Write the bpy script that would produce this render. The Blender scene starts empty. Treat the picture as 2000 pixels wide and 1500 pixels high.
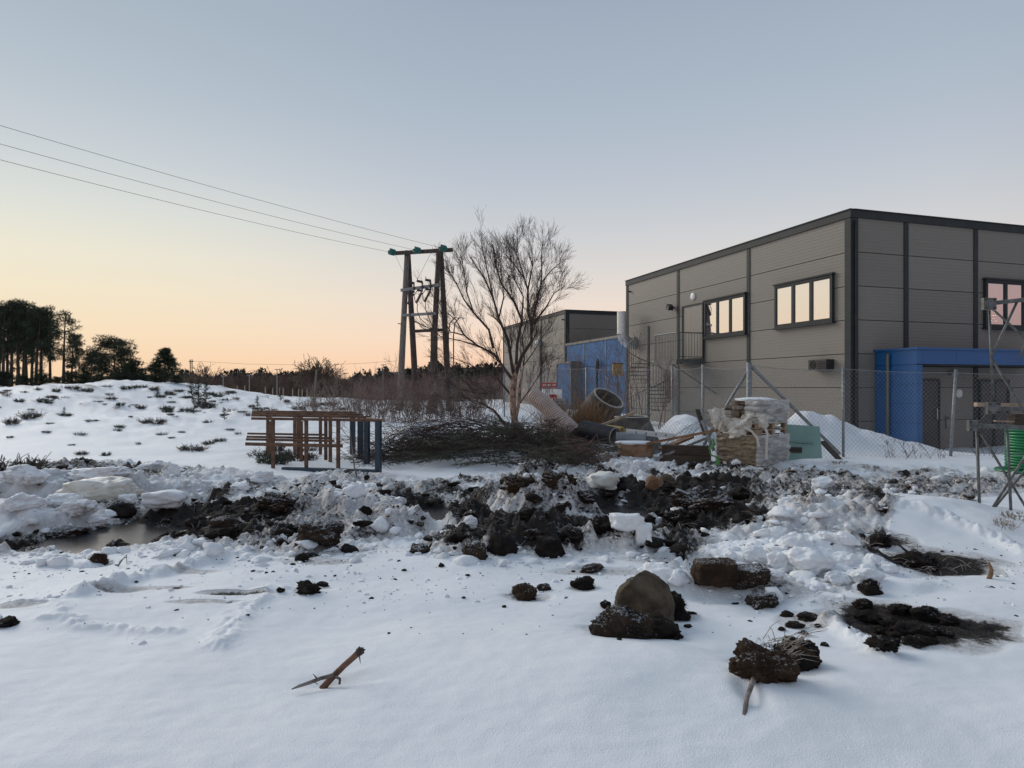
import bpy, bmesh, math, random
import numpy as np
from mathutils import Vector, Matrix

# ------------------------------------------------------------------ camera, sky, sun
F, HY, CZ = 1330.0, 757.0, 1.6           # focal length (px of the 2000 px wide photo), horizon row, eye height
scn = bpy.context.scene
col = scn.collection
cam_d = bpy.data.cameras.new('camera'); cam = bpy.data.objects.new('camera', cam_d); col.objects.link(cam)
cam_d.sensor_width = 36.0; cam_d.lens = F/2000*36.0
cam_d.shift_y = (HY-750)/2000.0
cam_d.clip_start = 0.05; cam_d.clip_end = 3000
cam.location = (0, 0, CZ); cam.rotation_euler = (math.radians(90), 0, 0)
scn.camera = cam
scn.view_settings.view_transform = 'Standard'; scn.view_settings.look = 'None'
scn.view_settings.exposure = 0.0; scn.view_settings.gamma = 1.0

SUN_AZ = math.radians(-46)               # to the left of the view axis (+Y), the broad afterglow of a sun that has just gone
SUN_EL = math.radians(27)
sun_dir = Vector((math.sin(SUN_AZ)*math.cos(SUN_EL), math.cos(SUN_AZ)*math.cos(SUN_EL), math.sin(SUN_EL)))
sd = bpy.data.lights.new('sun', 'SUN'); sd.energy = 1.5; sd.angle = math.radians(34); sd.color = (1.0, 0.92, 0.83)
so = bpy.data.objects.new('sun', sd); col.objects.link(so)
so.rotation_euler = sun_dir.to_track_quat('Z', 'Y').to_euler(); so.location = (-30, 20, 30)

def s2l(c):
    c = c/255.0
    return c/12.92 if c <= 0.04045 else ((c+0.055)/1.055)**2.4
def srgb(r, g, b): return (s2l(r), s2l(g), s2l(b), 1.0)

world = bpy.data.worlds.new('World'); scn.world = world; world.use_nodes = True
wn, wl = world.node_tree.nodes, world.node_tree.links
wn.clear()
wout = wn.new('ShaderNodeOutputWorld'); wbg = wn.new('ShaderNodeBackground'); wbg.inputs['Strength'].default_value = 1.0
wtc = wn.new('ShaderNodeTexCoord')
wsep = wn.new('ShaderNodeSeparateXYZ'); wl.new(wtc.outputs['Generated'], wsep.inputs[0])
def wmath(op, a, b=None, clamp=False):
    n = wn.new('ShaderNodeMath'); n.operation = op; n.use_clamp = clamp
    for i, v in enumerate((a, b)):
        if v is None: continue
        if isinstance(v, (int, float)): n.inputs[i].default_value = v
        else: wl.new(v, n.inputs[i])
    return n.outputs[0]
def wramp(stops, fac):
    r = wn.new('ShaderNodeValToRGB'); e = r.color_ramp.elements
    while len(e) < len(stops): e.new(0.5)
    for el, (p, c) in zip(e, stops): el.position = p; el.color = srgb(*c)
    wl.new(fac, r.inputs[0]); return r.outputs[0]
zc_ = wmath('MAXIMUM', wsep.outputs['Z'], 0.0)
zz = wmath('POWER', zc_, 0.5)             # finer steps near the horizon
hl = wmath('SQRT', wmath('SUBTRACT', 1.0, wmath('MULTIPLY', wsep.outputs['Z'], wsep.outputs['Z'])))
dx = wmath('MULTIPLY', wsep.outputs['X'], math.sin(math.radians(-54))); dy = wmath('MULTIPLY', wsep.outputs['Y'], math.cos(math.radians(-54)))
cosaz = wmath('DIVIDE', wmath('ADD', dx, dy), wmath('MAXIMUM', hl, 0.001))
def q(deg): return math.sqrt(math.sin(math.radians(deg)))
near = wramp([(0, (247,204,162)), (q(2), (249,215,178)), (q(4), (248,224,190)), (q(7), (243,230,202)), (q(10), (236,231,212)), (q(13), (221,224,217)), (q(16.5), (203,210,214)), (q(21), (184,195,205)), (q(27), (169,183,196)), (q(60), (158,174,190)), (1.0, (157,173,191))], zz)
mid = wramp([(0, (249,200,166)), (q(2), (251,211,181)), (q(4), (248,219,197)), (q(7), (236,221,209)), (q(10), (219,215,212)), (q(13), (204,207,211)), (q(17), (188,196,207)), (q(22), (173,186,200)), (q(30), (157,171,188)), (q(60), (149,165,185)), (1.0, (149,166,188))], zz)
far = wramp([(0, (150,132,136)), (q(3), (172,146,143)), (q(6), (184,158,152)), (q(9), (176,160,160)), (q(12), (160,158,166)), (q(16), (148,156,168)), (q(22), (140,152,168)), (q(30), (136,150,168)), (q(60), (143,160,180)), (1.0, (149,166,188))], zz)
def wmap(v, a, b):
    n = wn.new('ShaderNodeMapRange'); n.interpolation_type = 'SMOOTHSTEP'
    n.inputs['From Min'].default_value = a; n.inputs['From Max'].default_value = b; wl.new(v, n.inputs['Value']); return n.outputs[0]
def wmix(f, a, b):
    n = wn.new('ShaderNodeMix'); n.data_type = 'RGBA'; wl.new(f, n.inputs['Factor']); wl.new(a, n.inputs[6]); wl.new(b, n.inputs[7]); return n.outputs[2]
c1 = wmix(wmap(cosaz, -0.55, 0.10), far, mid)
c2 = wmix(wmap(cosaz, 0.60, 0.99), c1, near)
# a touch of the physical twilight sky keeps the dome's light natural
nis = wn.new('ShaderNodeTexSky'); nis.sky_type = 'NISHITA'; nis.sun_disc = False
nis.sun_elevation = SUN_EL; nis.sun_rotation = SUN_AZ; nis.altitude = 20
add = wn.new('ShaderNodeMix'); add.data_type = 'RGBA'; add.blend_type = 'ADD'; add.inputs['Factor'].default_value = 0.0004
wl.new(c2, add.inputs[6]); wl.new(nis.outputs[0], add.inputs[7])
wl.new(add.outputs[2], wbg.inputs['Color']); wl.new(wbg.outputs[0], wout.inputs[0])

# ------------------------------------------------------------------ helpers
ORG = {}
def tag(o, label=None, cat=None, group=None, kind=None):
    if label: o['label'] = label
    if cat: o['category'] = cat
    if group: o['group'] = group
    if kind: o['kind'] = kind
    return o
def thing(name, loc, label, cat, group=None):
    o = bpy.data.objects.new(name, None); col.objects.link(o); o.location = loc; o.empty_display_size = 0.2
    ORG[o.name] = Vector(loc); return tag(o, label, cat, group)
def copy_tree(o, parent=None):
    c = o.copy(); col.objects.link(c); c.parent = parent
    for ch in list(o.children): copy_tree(ch, c)
    return c
class MB:
    def __init__(s): s.v = []; s.f = []
    def add(s, vs, fs):
        n = len(s.v); s.v.extend([tuple(p) for p in vs]); s.f.extend([tuple(i+n for i in f) for f in fs]); return s
    def hexa(s, p):                         # 8 corners: bottom ring of four, top ring of four
        return s.add(p, [(0,3,2,1),(4,5,6,7),(0,1,5,4),(1,2,6,5),(2,3,7,6),(3,0,4,7)])
    def box(s, c, d, M=None):
        hx, hy, hz = d[0]/2, d[1]/2, d[2]/2; c = Vector(c)
        pts = [Vector(q) for q in ((-hx,-hy,-hz),(hx,-hy,-hz),(hx,hy,-hz),(-hx,hy,-hz),(-hx,-hy,hz),(hx,-hy,hz),(hx,hy,hz),(-hx,hy,hz))]
        if M is not None: pts = [M @ p for p in pts]
        return s.hexa([c+p for p in pts])
    def beam(s, a, b, w, h, up=(0,0,1)):    # rectangular bar from a to b
        a, b = Vector(a), Vector(b); d = (b-a).normalized(); up = Vector(up)
        sx = d.cross(up)
        if sx.length < 1e-4: sx = d.cross(Vector((0,1,0)))
        sx.normalize(); sy = sx.cross(d)
        r = lambda p: [p-sx*w/2-sy*h/2, p+sx*w/2-sy*h/2, p+sx*w/2+sy*h/2, p-sx*w/2+sy*h/2]
        return s.hexa(r(a)+r(b))
    def tube(s, pts, rad, n=6, cap=True):
        pts = [Vector(p) for p in pts]
        if not hasattr(rad, '__len__'): rad = [rad]*len(pts)
        base = len(s.v); L = len(pts)
        d0 = (pts[-1]-pts[0])
        if d0.length < 1e-6: d0 = pts[1]-pts[0]
        ax = Vector((0,0,1)) if abs(d0.normalized().z) < 0.9 else Vector((1,0,0))
        for i in range(L):
            d = (pts[min(i+1,L-1)]-pts[max(i-1,0)])
            if d.length < 1e-9: d = d0
            d = d.normalized()
            u = d.cross(ax)
            if u.length < 1e-3: u = d.cross(Vector((0,1,0.3)))
            u.normalize(); w = d.cross(u)
            for k in range(n):
                a = 6.2831853*k/n; p = pts[i]+(u*math.cos(a)+w*math.sin(a))*rad[i]; s.v.append((p.x,p.y,p.z))
        for i in range(L-1):
            for k in range(n):
                k2 = (k+1) % n
                s.f.append((base+i*n+k, base+i*n+k2, base+(i+1)*n+k2, base+(i+1)*n+k))
        if cap:
            s.f.append(tuple(base+k for k in range(n-1,-1,-1))); s.f.append(tuple(base+(L-1)*n+k for k in range(n)))
        return s
    def lathe(s, prof, n, M=None, closed=False):   # prof: (r, z) list round local z
        base = len(s.v); L = len(prof)
        for r, z in prof:
            for k in range(n):
                a = 6.2831853*k/n; p = Vector((r*math.cos(a), r*math.sin(a), z))
                if M is not None: p = M @ p
                s.v.append((p.x,p.y,p.z))
        for i in range(L if closed else L-1):
            j = (i+1) % L
            for k in range(n):
                k2 = (k+1) % n; s.f.append((base+i*n+k, base+i*n+k2, base+j*n+k2, base+j*n+k))
        return s
    def mesh(s, name, org=(0,0,0)):
        me = bpy.data.meshes.new(name); o = Vector(org)
        me.from_pydata([(x-o.x, y-o.y, z-o.z) for x, y, z in s.v], [], s.f); me.update(); return me
    def build(s, name, mat, parent=None, smooth=False, label=None, cat=None, group=None, kind=None):
        if parent is not None: org = ORG[parent.name]
        else:
            xs = [p[0] for p in s.v]; ys = [p[1] for p in s.v]
            org = Vector(((min(xs)+max(xs))/2, (min(ys)+max(ys))/2, min(p[2] for p in s.v)))
        me = s.mesh(name, org)
        if smooth: me.polygons.foreach_set('use_smooth', [True]*len(me.polygons))
        me.materials.append(mat)
        ob = bpy.data.objects.new(name, me); col.objects.link(ob)
        if parent is not None: ob.parent = parent
        else: ob.location = org
        ORG[ob.name] = org
        return tag(ob, label, cat, group, kind)

# numpy gradient noise -------------------------------------------------
def _hash(xi, yi, s):
    h = (xi.astype(np.int64)*374761393 + yi.astype(np.int64)*668265263 + s*974711) & 0xffffffff
    h = ((h ^ (h >> 13))*1274126177) & 0xffffffff
    return ((h ^ (h >> 16)) & 0xffff)/65536.0*6.2831853
def pn(x, y, s=0):
    x0 = np.floor(x); y0 = np.floor(y); fx = x-x0; fy = y-y0
    u = fx*fx*fx*(fx*(fx*6-15)+10); v = fy*fy*fy*(fy*(fy*6-15)+10)
    def g(i, j):
        a = _hash(x0+i, y0+j, s); return np.cos(a)*(fx-i)+np.sin(a)*(fy-j)
    a = g(0,0); b = g(1,0); c = g(0,1); d = g(1,1)
    return ((a+(b-a)*u)+((c+(d-c)*u)-(a+(b-a)*u))*v)*1.5
def fbm(x, y, s=0, o=4, lac=2.03, gain=0.5):
    t = 0; a = 1.0; k = 1.0
    for i in range(o): t = t+a*pn(x*k, y*k, s+i*17); a *= gain; k *= lac
    return t
def sst(a, b, x):
    t = np.clip((x-a)/(b-a), 0, 1); return t*t*(3-2*t)

def P(px, py, Y): return Vector(((px-1000)/F*Y, Y, CZ-(py-HY)/F*Y))
def flat(px, py, z=0.0):
    Y = (CZ-z)*F/(py-HY); return ((px-1000)/F*Y, Y)

# ------------------------------------------------------------------ materials
def new_mat(name):
    m = bpy.data.materials.new(name); m.use_nodes = True; n = m.node_tree.nodes; l = m.node_tree.links
    return m, n, l, n['Principled BSDF']
def mat(name, c1, c2=None, scale=8.0, rough=0.7, metal=0.0, bump=0.0, bscale=None, stretch=None, spec=0.5, detail=5.0, lo=0.35, hi=0.65):
    m, n, l, b = new_mat(name)
    b.inputs['Roughness'].default_value = rough; b.inputs['Metallic'].default_value = metal
    b.inputs['Specular IOR Level'].default_value = spec
    c1 = (*c1, 1.0); c2 = (*c2, 1.0) if c2 else c1
    tc = n.new('ShaderNodeTexCoord'); mp = n.new('ShaderNodeMapping'); l.new(tc.outputs['Object'], mp.inputs[0])
    if stretch: mp.inputs['Scale'].default_value = stretch
    nz = n.new('ShaderNodeTexNoise'); nz.inputs['Scale'].default_value = scale; nz.inputs['Detail'].default_value = detail
    l.new(mp.outputs[0], nz.inputs['Vector'])
    r = n.new('ShaderNodeValToRGB'); r.color_ramp.elements[0].color = c1; r.color_ramp.elements[1].color = c2
    r.color_ramp.elements[0].position = lo; r.color_ramp.elements[1].position = hi
    l.new(nz.outputs[0], r.inputs[0]); l.new(r.outputs[0], b.inputs['Base Color'])
    if bump:
        nb = n.new('ShaderNodeTexNoise'); nb.inputs['Scale'].default_value = bscale or scale*3; nb.inputs['Detail'].default_value = 6
        l.new(mp.outputs[0], nb.inputs['Vector'])
        bp = n.new('ShaderNodeBump'); bp.inputs['Strength'].default_value = bump; bp.inputs['Distance'].default_value = 0.02
        l.new(nb.outputs[0], bp.inputs['Height']); l.new(bp.outputs[0], b.inputs['Normal'])
    return m
SNOW_C = (0.86, 0.885, 0.91)
def nmath(n, l, op, a, b=None, clamp=False):
    k = n.new('ShaderNodeMath'); k.operation = op; k.use_clamp = clamp
    for i, v in enumerate((a, b)):
        if v is None: continue
        if isinstance(v, (int, float)): k.inputs[i].default_value = v
        else: l.new(v, k.inputs[i])
    return k.outputs[0]
def nnoise(n, l, vec, scale, detail=5, rough=0.55):
    k = n.new('ShaderNodeTexNoise'); k.inputs['Scale'].default_value = scale; k.inputs['Detail'].default_value = detail
    k.inputs['Roughness'].default_value = rough; l.new(vec, k.inputs['Vector']); return k.outputs[0]
def nramp(n, l, fac, stops):
    r = n.new('ShaderNodeValToRGB'); e = r.color_ramp.elements
    while len(e) < len(stops): e.new(0.5)
    for el, (p, c) in zip(e, stops): el.position = p; el.color = (*c, 1.0) if hasattr(c, '__len__') else (c, c, c, 1)
    l.new(fac, r.inputs[0]); return r.outputs[0]
def nmix(n, l, f, a, b):
    k = n.new('ShaderNodeMix'); k.data_type = 'RGBA'
    if isinstance(f, (int, float)): k.inputs['Factor'].default_value = f
    else: l.new(f, k.inputs['Factor'])
    for i, v in ((6, a), (7, b)):
        if hasattr(v, '__len__'): k.inputs[i].default_value = (*v, 1.0)
        else: l.new(v, k.inputs[i])
    return k.outputs[2]

def ground_material():
    m, n, l, b = new_mat('snow_and_soil')
    tc = n.new('ShaderNodeTexCoord'); vec = tc.outputs['Object']
    at = n.new('ShaderNodeAttribute'); at.attribute_name = 'dirt'; d = at.outputs['Fac']
    n1 = nnoise(n, l, vec, 4.0, 6, 0.6); n2 = nnoise(n, l, vec, 22.0, 6, 0.65); n3 = nnoise(n, l, vec, 90.0, 3, 0.6)
    s = nmath(n, l, 'ADD', nmath(n, l, 'MULTIPLY', nmath(n, l, 'SUBTRACT', n1, 0.5), 0.55), nmath(n, l, 'MULTIPLY', nmath(n, l, 'SUBTRACT', n2, 0.5), 0.95))
    s = nmath(n, l, 'ADD', s, nmath(n, l, 'MULTIPLY', nmath(n, l, 'SUBTRACT', n3, 0.5), 0.45))
    s = nmath(n, l, 'MULTIPLY', s, nramp(n, l, d, [(0.62, 1.0), (0.95, 0.38)]))
    gate = nmath(n, l, 'MULTIPLY', d, 6.0, True)
    f = nmath(n, l, 'ADD', d, nmath(n, l, 'MULTIPLY', s, gate))
    fac = n.new('ShaderNodeMapRange'); fac.interpolation_type = 'SMOOTHSTEP'
    fac.inputs['From Min'].default_value = 0.47; fac.inputs['From Max'].default_value = 0.80; l.new(f, fac.inputs['Value'])
    soil = nramp(n, l, n1, [(0.25, (0.010, 0.009, 0.009)), (0.5, (0.022, 0.017, 0.014)), (0.75, (0.045, 0.032, 0.024))])
    # rime on the frozen soil
    rim = nramp(n, l, n3, [(0.50, 0.0), (0.74, 1.0)])
    soil = nmix(n, l, nmath(n, l, 'MULTIPLY', rim, 0.17), soil, (0.36, 0.36, 0.37))
    # old snow: a little grey-brown where soil has been trodden in
    dirty = nmath(n, l, 'MULTIPLY', nmath(n, l, 'MULTIPLY', d, 1.6, True), nramp(n, l, n2, [(0.25, 0.0), (0.62, 1.0)]))
    wn_ = nnoise(n, l, vec, 0.9, 4)
    clean = nramp(n, l, wn_, [(0.3, (0.83, 0.862, 0.895)), (0.7, (0.89, 0.905, 0.92))])
    snow = nmix(n, l, nmath(n, l, 'MULTIPLY', dirty, 0.9), clean, (0.34, 0.285, 0.24))
    colr = nmix(n, l, fac.outputs[0], snow, soil)
    l.new(colr, b.inputs['Base Color'])
    l.new(nramp(n, l, fac.outputs[0], [(0, 0.62), (1, 0.88)]), b.inputs['Roughness'])
    b.inputs['Specular IOR Level'].default_value = 0.3
    bp = n.new('ShaderNodeBump'); bp.inputs['Distance'].default_value = 0.03
    g = nnoise(n, l, vec, 170.0, 2, 0.5)
    hh = nmath(n, l, 'ADD', nmath(n, l, 'MULTIPLY', n2, nmath(n, l, 'MULTIPLY', gate, 0.9)), nmath(n, l, 'MULTIPLY', n3, nmath(n, l, 'ADD', nmath(n, l, 'MULTIPLY', gate, 0.5), 0.10)))
    crust = nnoise(n, l, vec, 13.0, 5, 0.6)
    hh = nmath(n, l, 'ADD', hh, nmath(n, l, 'ADD', nmath(n, l, 'MULTIPLY', g, 0.14), nmath(n, l, 'MULTIPLY', crust, 0.18)))
    bp.inputs['Strength'].default_value = 0.8
    l.new(hh, bp.inputs['Height']); l.new(bp.outputs[0], b.inputs['Normal'])
    return m
def clod_material(name, cdark, cmid, frost=0.5, fscale=60.0):
    m, n, l, b = new_mat(name)
    tc = n.new('ShaderNodeTexCoord'); ge = n.new('ShaderNodeNewGeometry'); vec = ge.outputs['Position']
    n1 = nnoise(n, l, vec, 9.0, 6, 0.6); n2 = nnoise(n, l, vec, fscale, 4, 0.65); n3 = nnoise(n, l, vec, 4.0, 3)
    base = nramp(n, l, n1, [(0.3, cdark), (0.7, cmid)])
    sp = n.new('ShaderNodeSeparateXYZ'); l.new(ge.outputs['Normal'], sp.inputs[0])
    up = nramp(n, l, sp.outputs['Z'], [(0.0, 0.0), (0.9, 0.22)])
    f = nmath(n, l, 'ADD', nmath(n, l, 'ADD', n2, up), nmath(n, l, 'MULTIPLY', nmath(n, l, 'SUBTRACT', n3, 0.5), 0.6))
    fr = n.new('ShaderNodeMapRange'); fr.inputs['From Min'].default_value = 1.02-0.5*frost; fr.inputs['From Max'].default_value = 1.22-0.5*frost; l.new(f, fr.inputs['Value'])
    l.new(nmix(n, l, nmath(n, l, 'MULTIPLY', fr.outputs[0], 0.8), base, (0.62, 0.64, 0.67)), b.inputs['Base Color'])
    b.inputs['Roughness'].default_value = 0.9; b.inputs['Specular IOR Level'].default_value = 0.2
    bp = n.new('ShaderNodeBump'); bp.inputs['Strength'].default_value = 0.9; bp.inputs['Distance'].default_value = 0.02
    l.new(nmath(n, l, 'ADD', n2, nmath(n, l, 'MULTIPLY', n1, 0.6)), bp.inputs['Height']); l.new(bp.outputs[0], b.inputs['Normal'])
    return m
M = {}
M['ground'] = ground_material()
M['snow'] = mat('clean_snow', (0.80,0.83,0.86), (0.90,0.91,0.925), 6.0, 0.65, bump=0.7, bscale=24, spec=0.3)
M['dirty_snow'] = mat('dirty_snow', (0.86,0.88,0.90), (0.34,0.29,0.25), 7.0, 0.75, bump=0.5, bscale=30, spec=0.25, lo=0.50, hi=0.74, detail=8)
M['ice_snow'] = mat('stained_old_snow', (0.80,0.80,0.76), (0.46,0.41,0.31), 3.0, 0.55, bump=0.4, bscale=20, lo=0.42, hi=0.75)
M['soil'] = clod_material('frozen_peat', (0.008,0.007,0.007), (0.032,0.024,0.019), 0.42)
M['soil_frost'] = clod_material('frosty_peat', (0.02,0.015,0.012), (0.065,0.045,0.032), 0.72)
M['soil_brown'] = clod_material('brown_sod', (0.022,0.014,0.009), (0.075,0.046,0.028), 0.58)
M['stone'] = clod_material('brown_stone', (0.060,0.046,0.034), (0.155,0.118,0.082), 0.34, 30)
M['ice'] = mat('puddle_ice', (0.012,0.012,0.014), (0.040,0.040,0.043), 5.0, 0.24, bump=0.08, bscale=9, spec=0.12)
def panel_mat():
    m, n, l, b = new_mat('beige_panel'); tc = n.new('ShaderNodeTexCoord'); oi = n.new('ShaderNodeObjectInfo'); ge = n.new('ShaderNodeNewGeometry')
    mp = n.new('ShaderNodeMapping'); mp.inputs['Scale'].default_value = (3.0,3.0,0.35); l.new(ge.outputs['Position'], mp.inputs[0])
    st = nnoise(n, l, mp.outputs[0], 1.6, 5, 0.6); bl = nnoise(n, l, ge.outputs['Position'], 0.5, 3, 0.5)
    base = nmix(n, l, nmath(n, l, 'MULTIPLY', oi.outputs['Random'], 1.0), (0.226,0.206,0.180), (0.258,0.233,0.202))
    grime = nmath(n, l, 'ADD', nmath(n, l, 'MULTIPLY', st, 0.22), nmath(n, l, 'MULTIPLY', bl, 0.16))
    l.new(nmix(n, l, grime, base, (0.16,0.148,0.132)), b.inputs['Base Color']); b.inputs['Roughness'].default_value = 0.52; b.inputs['Specular IOR Level'].default_value = 0.3
    bp = n.new('ShaderNodeBump'); bp.inputs['Strength'].default_value = 0.12; bp.inputs['Distance'].default_value = 0.05; l.new(bl, bp.inputs['Height']); l.new(bp.outputs[0], b.inputs['Normal']); return m
M['panel'] = panel_mat()
M['trim'] = mat('charcoal_trim', (0.032,0.036,0.038), (0.042,0.046,0.048), 3, 0.55, spec=0.2)
M['joint'] = mat('dark_core', (0.03,0.028,0.026), None, 3, 0.9)
M['blue'] = mat('blue_sheet', (0.012,0.092,0.26), (0.016,0.104,0.285), 1.2, 0.38)
M['blue_pale'] = mat('weathered_blue_sheet', (0.045,0.125,0.275), (0.058,0.145,0.305), 1.2, 0.65, spec=0.15)
M['grey_trim'] = mat('grey_trim', (0.13,0.125,0.115), None, 3, 0.5)
M['door'] = mat('grey_door', (0.225,0.205,0.172), (0.245,0.22,0.186), 2, 0.5)
M['dark_door'] = mat('dark_door', (0.035,0.034,0.034), (0.045,0.043,0.042), 2, 0.4)
M['galv'] = mat('galvanised_steel', (0.42,0.44,0.46), (0.58,0.60,0.62), 14, 0.38, 0.85, bump=0.05)
M['galv_dull'] = mat('weathered_galvanised', (0.20,0.21,0.215), (0.32,0.33,0.335), 18, 0.55, 0.5, bump=0.08)
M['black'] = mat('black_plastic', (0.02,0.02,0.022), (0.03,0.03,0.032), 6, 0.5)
M['white'] = mat('white_plastic', (0.72,0.72,0.70), (0.78,0.78,0.77), 6, 0.4)
M['pole_wood'] = mat('grey_pole_wood', (0.12,0.098,0.08), (0.27,0.235,0.20), 5, 0.85, stretch=(6,6,0.4), bump=0.4)
M['pole_dark'] = mat('tarred_pole_wood', (0.05,0.034,0.028), (0.13,0.095,0.078), 5, 0.85, stretch=(6,6,0.4), bump=0.4)
M['rust'] = mat('rust_brown_paint', (0.075,0.036,0.021), (0.175,0.092,0.052), 7, 0.7, bump=0.2)
M['steel_blue'] = mat('dark_blue_paint', (0.016,0.034,0.055), (0.028,0.050,0.072), 6, 0.5)
M['wood'] = mat('brown_plank', (0.16,0.085,0.045), (0.30,0.175,0.095), 4, 0.75, stretch=(1,1,5), bump=0.3)
M['wood_pale'] = mat('weathered_timber', (0.30,0.22,0.155), (0.46,0.36,0.27), 5, 0.8, bump=0.3)
M['wood_dark'] = mat('dark_wet_timber', (0.035,0.026,0.020), (0.085,0.062,0.045), 5, 0.8, stretch=(1,1,8), bump=0.4)
M['glass_green'] = mat('green_glass_insulator', (0.020,0.125,0.105), (0.03,0.17,0.145), 6, 0.25)
M['bark'] = mat('dark_twig_bark', (0.045,0.030,0.026), (0.095,0.066,0.056), 9, 0.8)
M['birch'] = mat('birch_bark', (0.08,0.045,0.032), (0.50,0.345,0.26), 5, 0.75, stretch=(2,2,1.2), bump=0.3, lo=0.36, hi=0.56)
M['willow'] = mat('willow_stems', (0.125,0.076,0.064), (0.25,0.165,0.138), 3, 0.8)
M['willow_pale'] = mat('pale_scrub_stems', (0.17,0.13,0.105), (0.32,0.26,0.215), 3, 0.8)
M['reed'] = mat('dry_reeds', (0.20,0.115,0.055), (0.34,0.21,0.11), 3, 0.8)
M['brush'] = mat('cut_brush', (0.045,0.031,0.026), (0.125,0.090,0.076), 4, 0.85)
M['spruce'] = mat('spruce_needles', (0.036,0.046,0.032), (0.095,0.108,0.075), 3, 0.7)
M['pine'] = mat('pine_needles', (0.014,0.024,0.013), (0.045,0.062,0.030), 1.2, 0.75)
M['pine_bark'] = mat('pine_bark', (0.035,0.026,0.020), (0.085,0.060,0.045), 3, 0.85)
M['heather'] = mat('heather', (0.035,0.028,0.022), (0.11,0.085,0.065), 10, 0.85)
M['heather_g'] = mat('green_heather', (0.025,0.036,0.022), (0.065,0.080,0.045), 10, 0.85)
M['grass'] = mat('frosted_dead_grass', (0.20,0.165,0.125), (0.42,0.37,0.32), 20, 0.85)
M['concrete'] = mat('grey_concrete', (0.075,0.066,0.058), (0.135,0.120,0.106), 6, 0.9, bump=0.3, bscale=40)
M['concrete_rim'] = mat('pale_concrete', (0.34,0.32,0.30), (0.46,0.44,0.42), 9, 0.9, bump=0.2)
M['pipe_pink'] = mat('pale_pink_plastic', (0.46,0.38,0.345), (0.56,0.47,0.43), 3, 0.5)
M['pipe_black'] = mat('black_pipe', (0.018,0.020,0.024), (0.035,0.037,0.042), 5, 0.45)
M['pipe_inner'] = mat('grey_pipe_lining', (0.30,0.29,0.27), (0.38,0.36,0.34), 4, 0.55)
M['pipe_grey'] = mat('grey_corrugated_pipe', (0.22,0.24,0.26), (0.30,0.32,0.34), 4, 0.5)
M['teal'] = mat('teal_pipe_lining', (0.012,0.075,0.095), (0.02,0.10,0.12), 4, 0.45)
M['yellow'] = mat('ochre_pipe', (0.42,0.27,0.065), (0.52,0.35,0.10), 5, 0.5)
M['log'] = mat('cut_log_wood', (0.20,0.10,0.048), (0.33,0.22,0.15), 6, 0.85, bump=0.4)
M['paver'] = mat('concrete_pavers', (0.10,0.078,0.06), (0.30,0.245,0.19), 5, 0.9, bump=0.15)
M['cloth'] = mat('torn_white_sack', (0.60,0.55,0.47), (0.72,0.67,0.60), 6, 0.75, bump=0.3, bscale=14)
M['strap'] = mat('lime_strap', (0.06,0.24,0.045), (0.09,0.32,0.06), 6, 0.5)
M['mint'] = mat('mint_green_sheet', (0.19,0.31,0.275), (0.24,0.36,0.315), 2.2, 0.5, bump=0.08)
M['coil'] = mat('green_hose', (0.006,0.16,0.055), (0.012,0.22,0.08), 5, 0.35)
M['red_dull'] = mat('dull_red_plastic', (0.13,0.02,0.025), (0.20,0.03,0.035), 3, 0.6)
M['red'] = mat('red_banner', (0.42,0.035,0.035), (0.50,0.05,0.05), 3, 0.6)
M['wire'] = mat('dark_wire', (0.06,0.06,0.062), None, 3, 0.5, 0.4)
M['forest'] = mat('far_conifers', (0.020,0.026,0.020), (0.048,0.052,0.036), 0.15, 0.9)
M['forest_b'] = mat('far_bare_scrub', (0.095,0.062,0.047), (0.165,0.112,0.084), 0.2, 0.9)
M['steel_grey'] = mat('weathered_steel', (0.085,0.09,0.088), (0.17,0.175,0.17), 16, 0.5, 0.4, bump=0.08)
M['pipe_groove'] = mat('brown_pipe_groove', (0.24,0.16,0.13), (0.32,0.21,0.175), 3, 0.6)
M['root'] = mat('brown_root', (0.085,0.038,0.022), (0.20,0.105,0.065), 22, 0.75, bump=0.4)
M['grey_twig'] = mat('frosted_twig', (0.11,0.085,0.072), (0.27,0.24,0.22), 14, 0.8, bump=0.3)
def glass_mat():
    m, n, l, b = new_mat('coated_window_glass'); n.remove(b)
    out = [k for k in n if k.type == 'OUTPUT_MATERIAL'][0]
    g = n.new('ShaderNodeBsdfGlossy'); g.inputs['Roughness'].default_value = 0.015; g.inputs['Color'].default_value = (0.95,0.92,0.97,1)
    t = n.new('ShaderNodeBsdfTransparent'); t.inputs['Color'].default_value = (0.75,0.78,0.76,1)
    mx = n.new('ShaderNodeMixShader'); mx.inputs[0].default_value = 0.86
    l.new(t.outputs[0], mx.inputs[1]); l.new(g.outputs[0], mx.inputs[2]); l.new(mx.outputs[0], out.inputs[0]); return m
M['glass'] = glass_mat()
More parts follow.
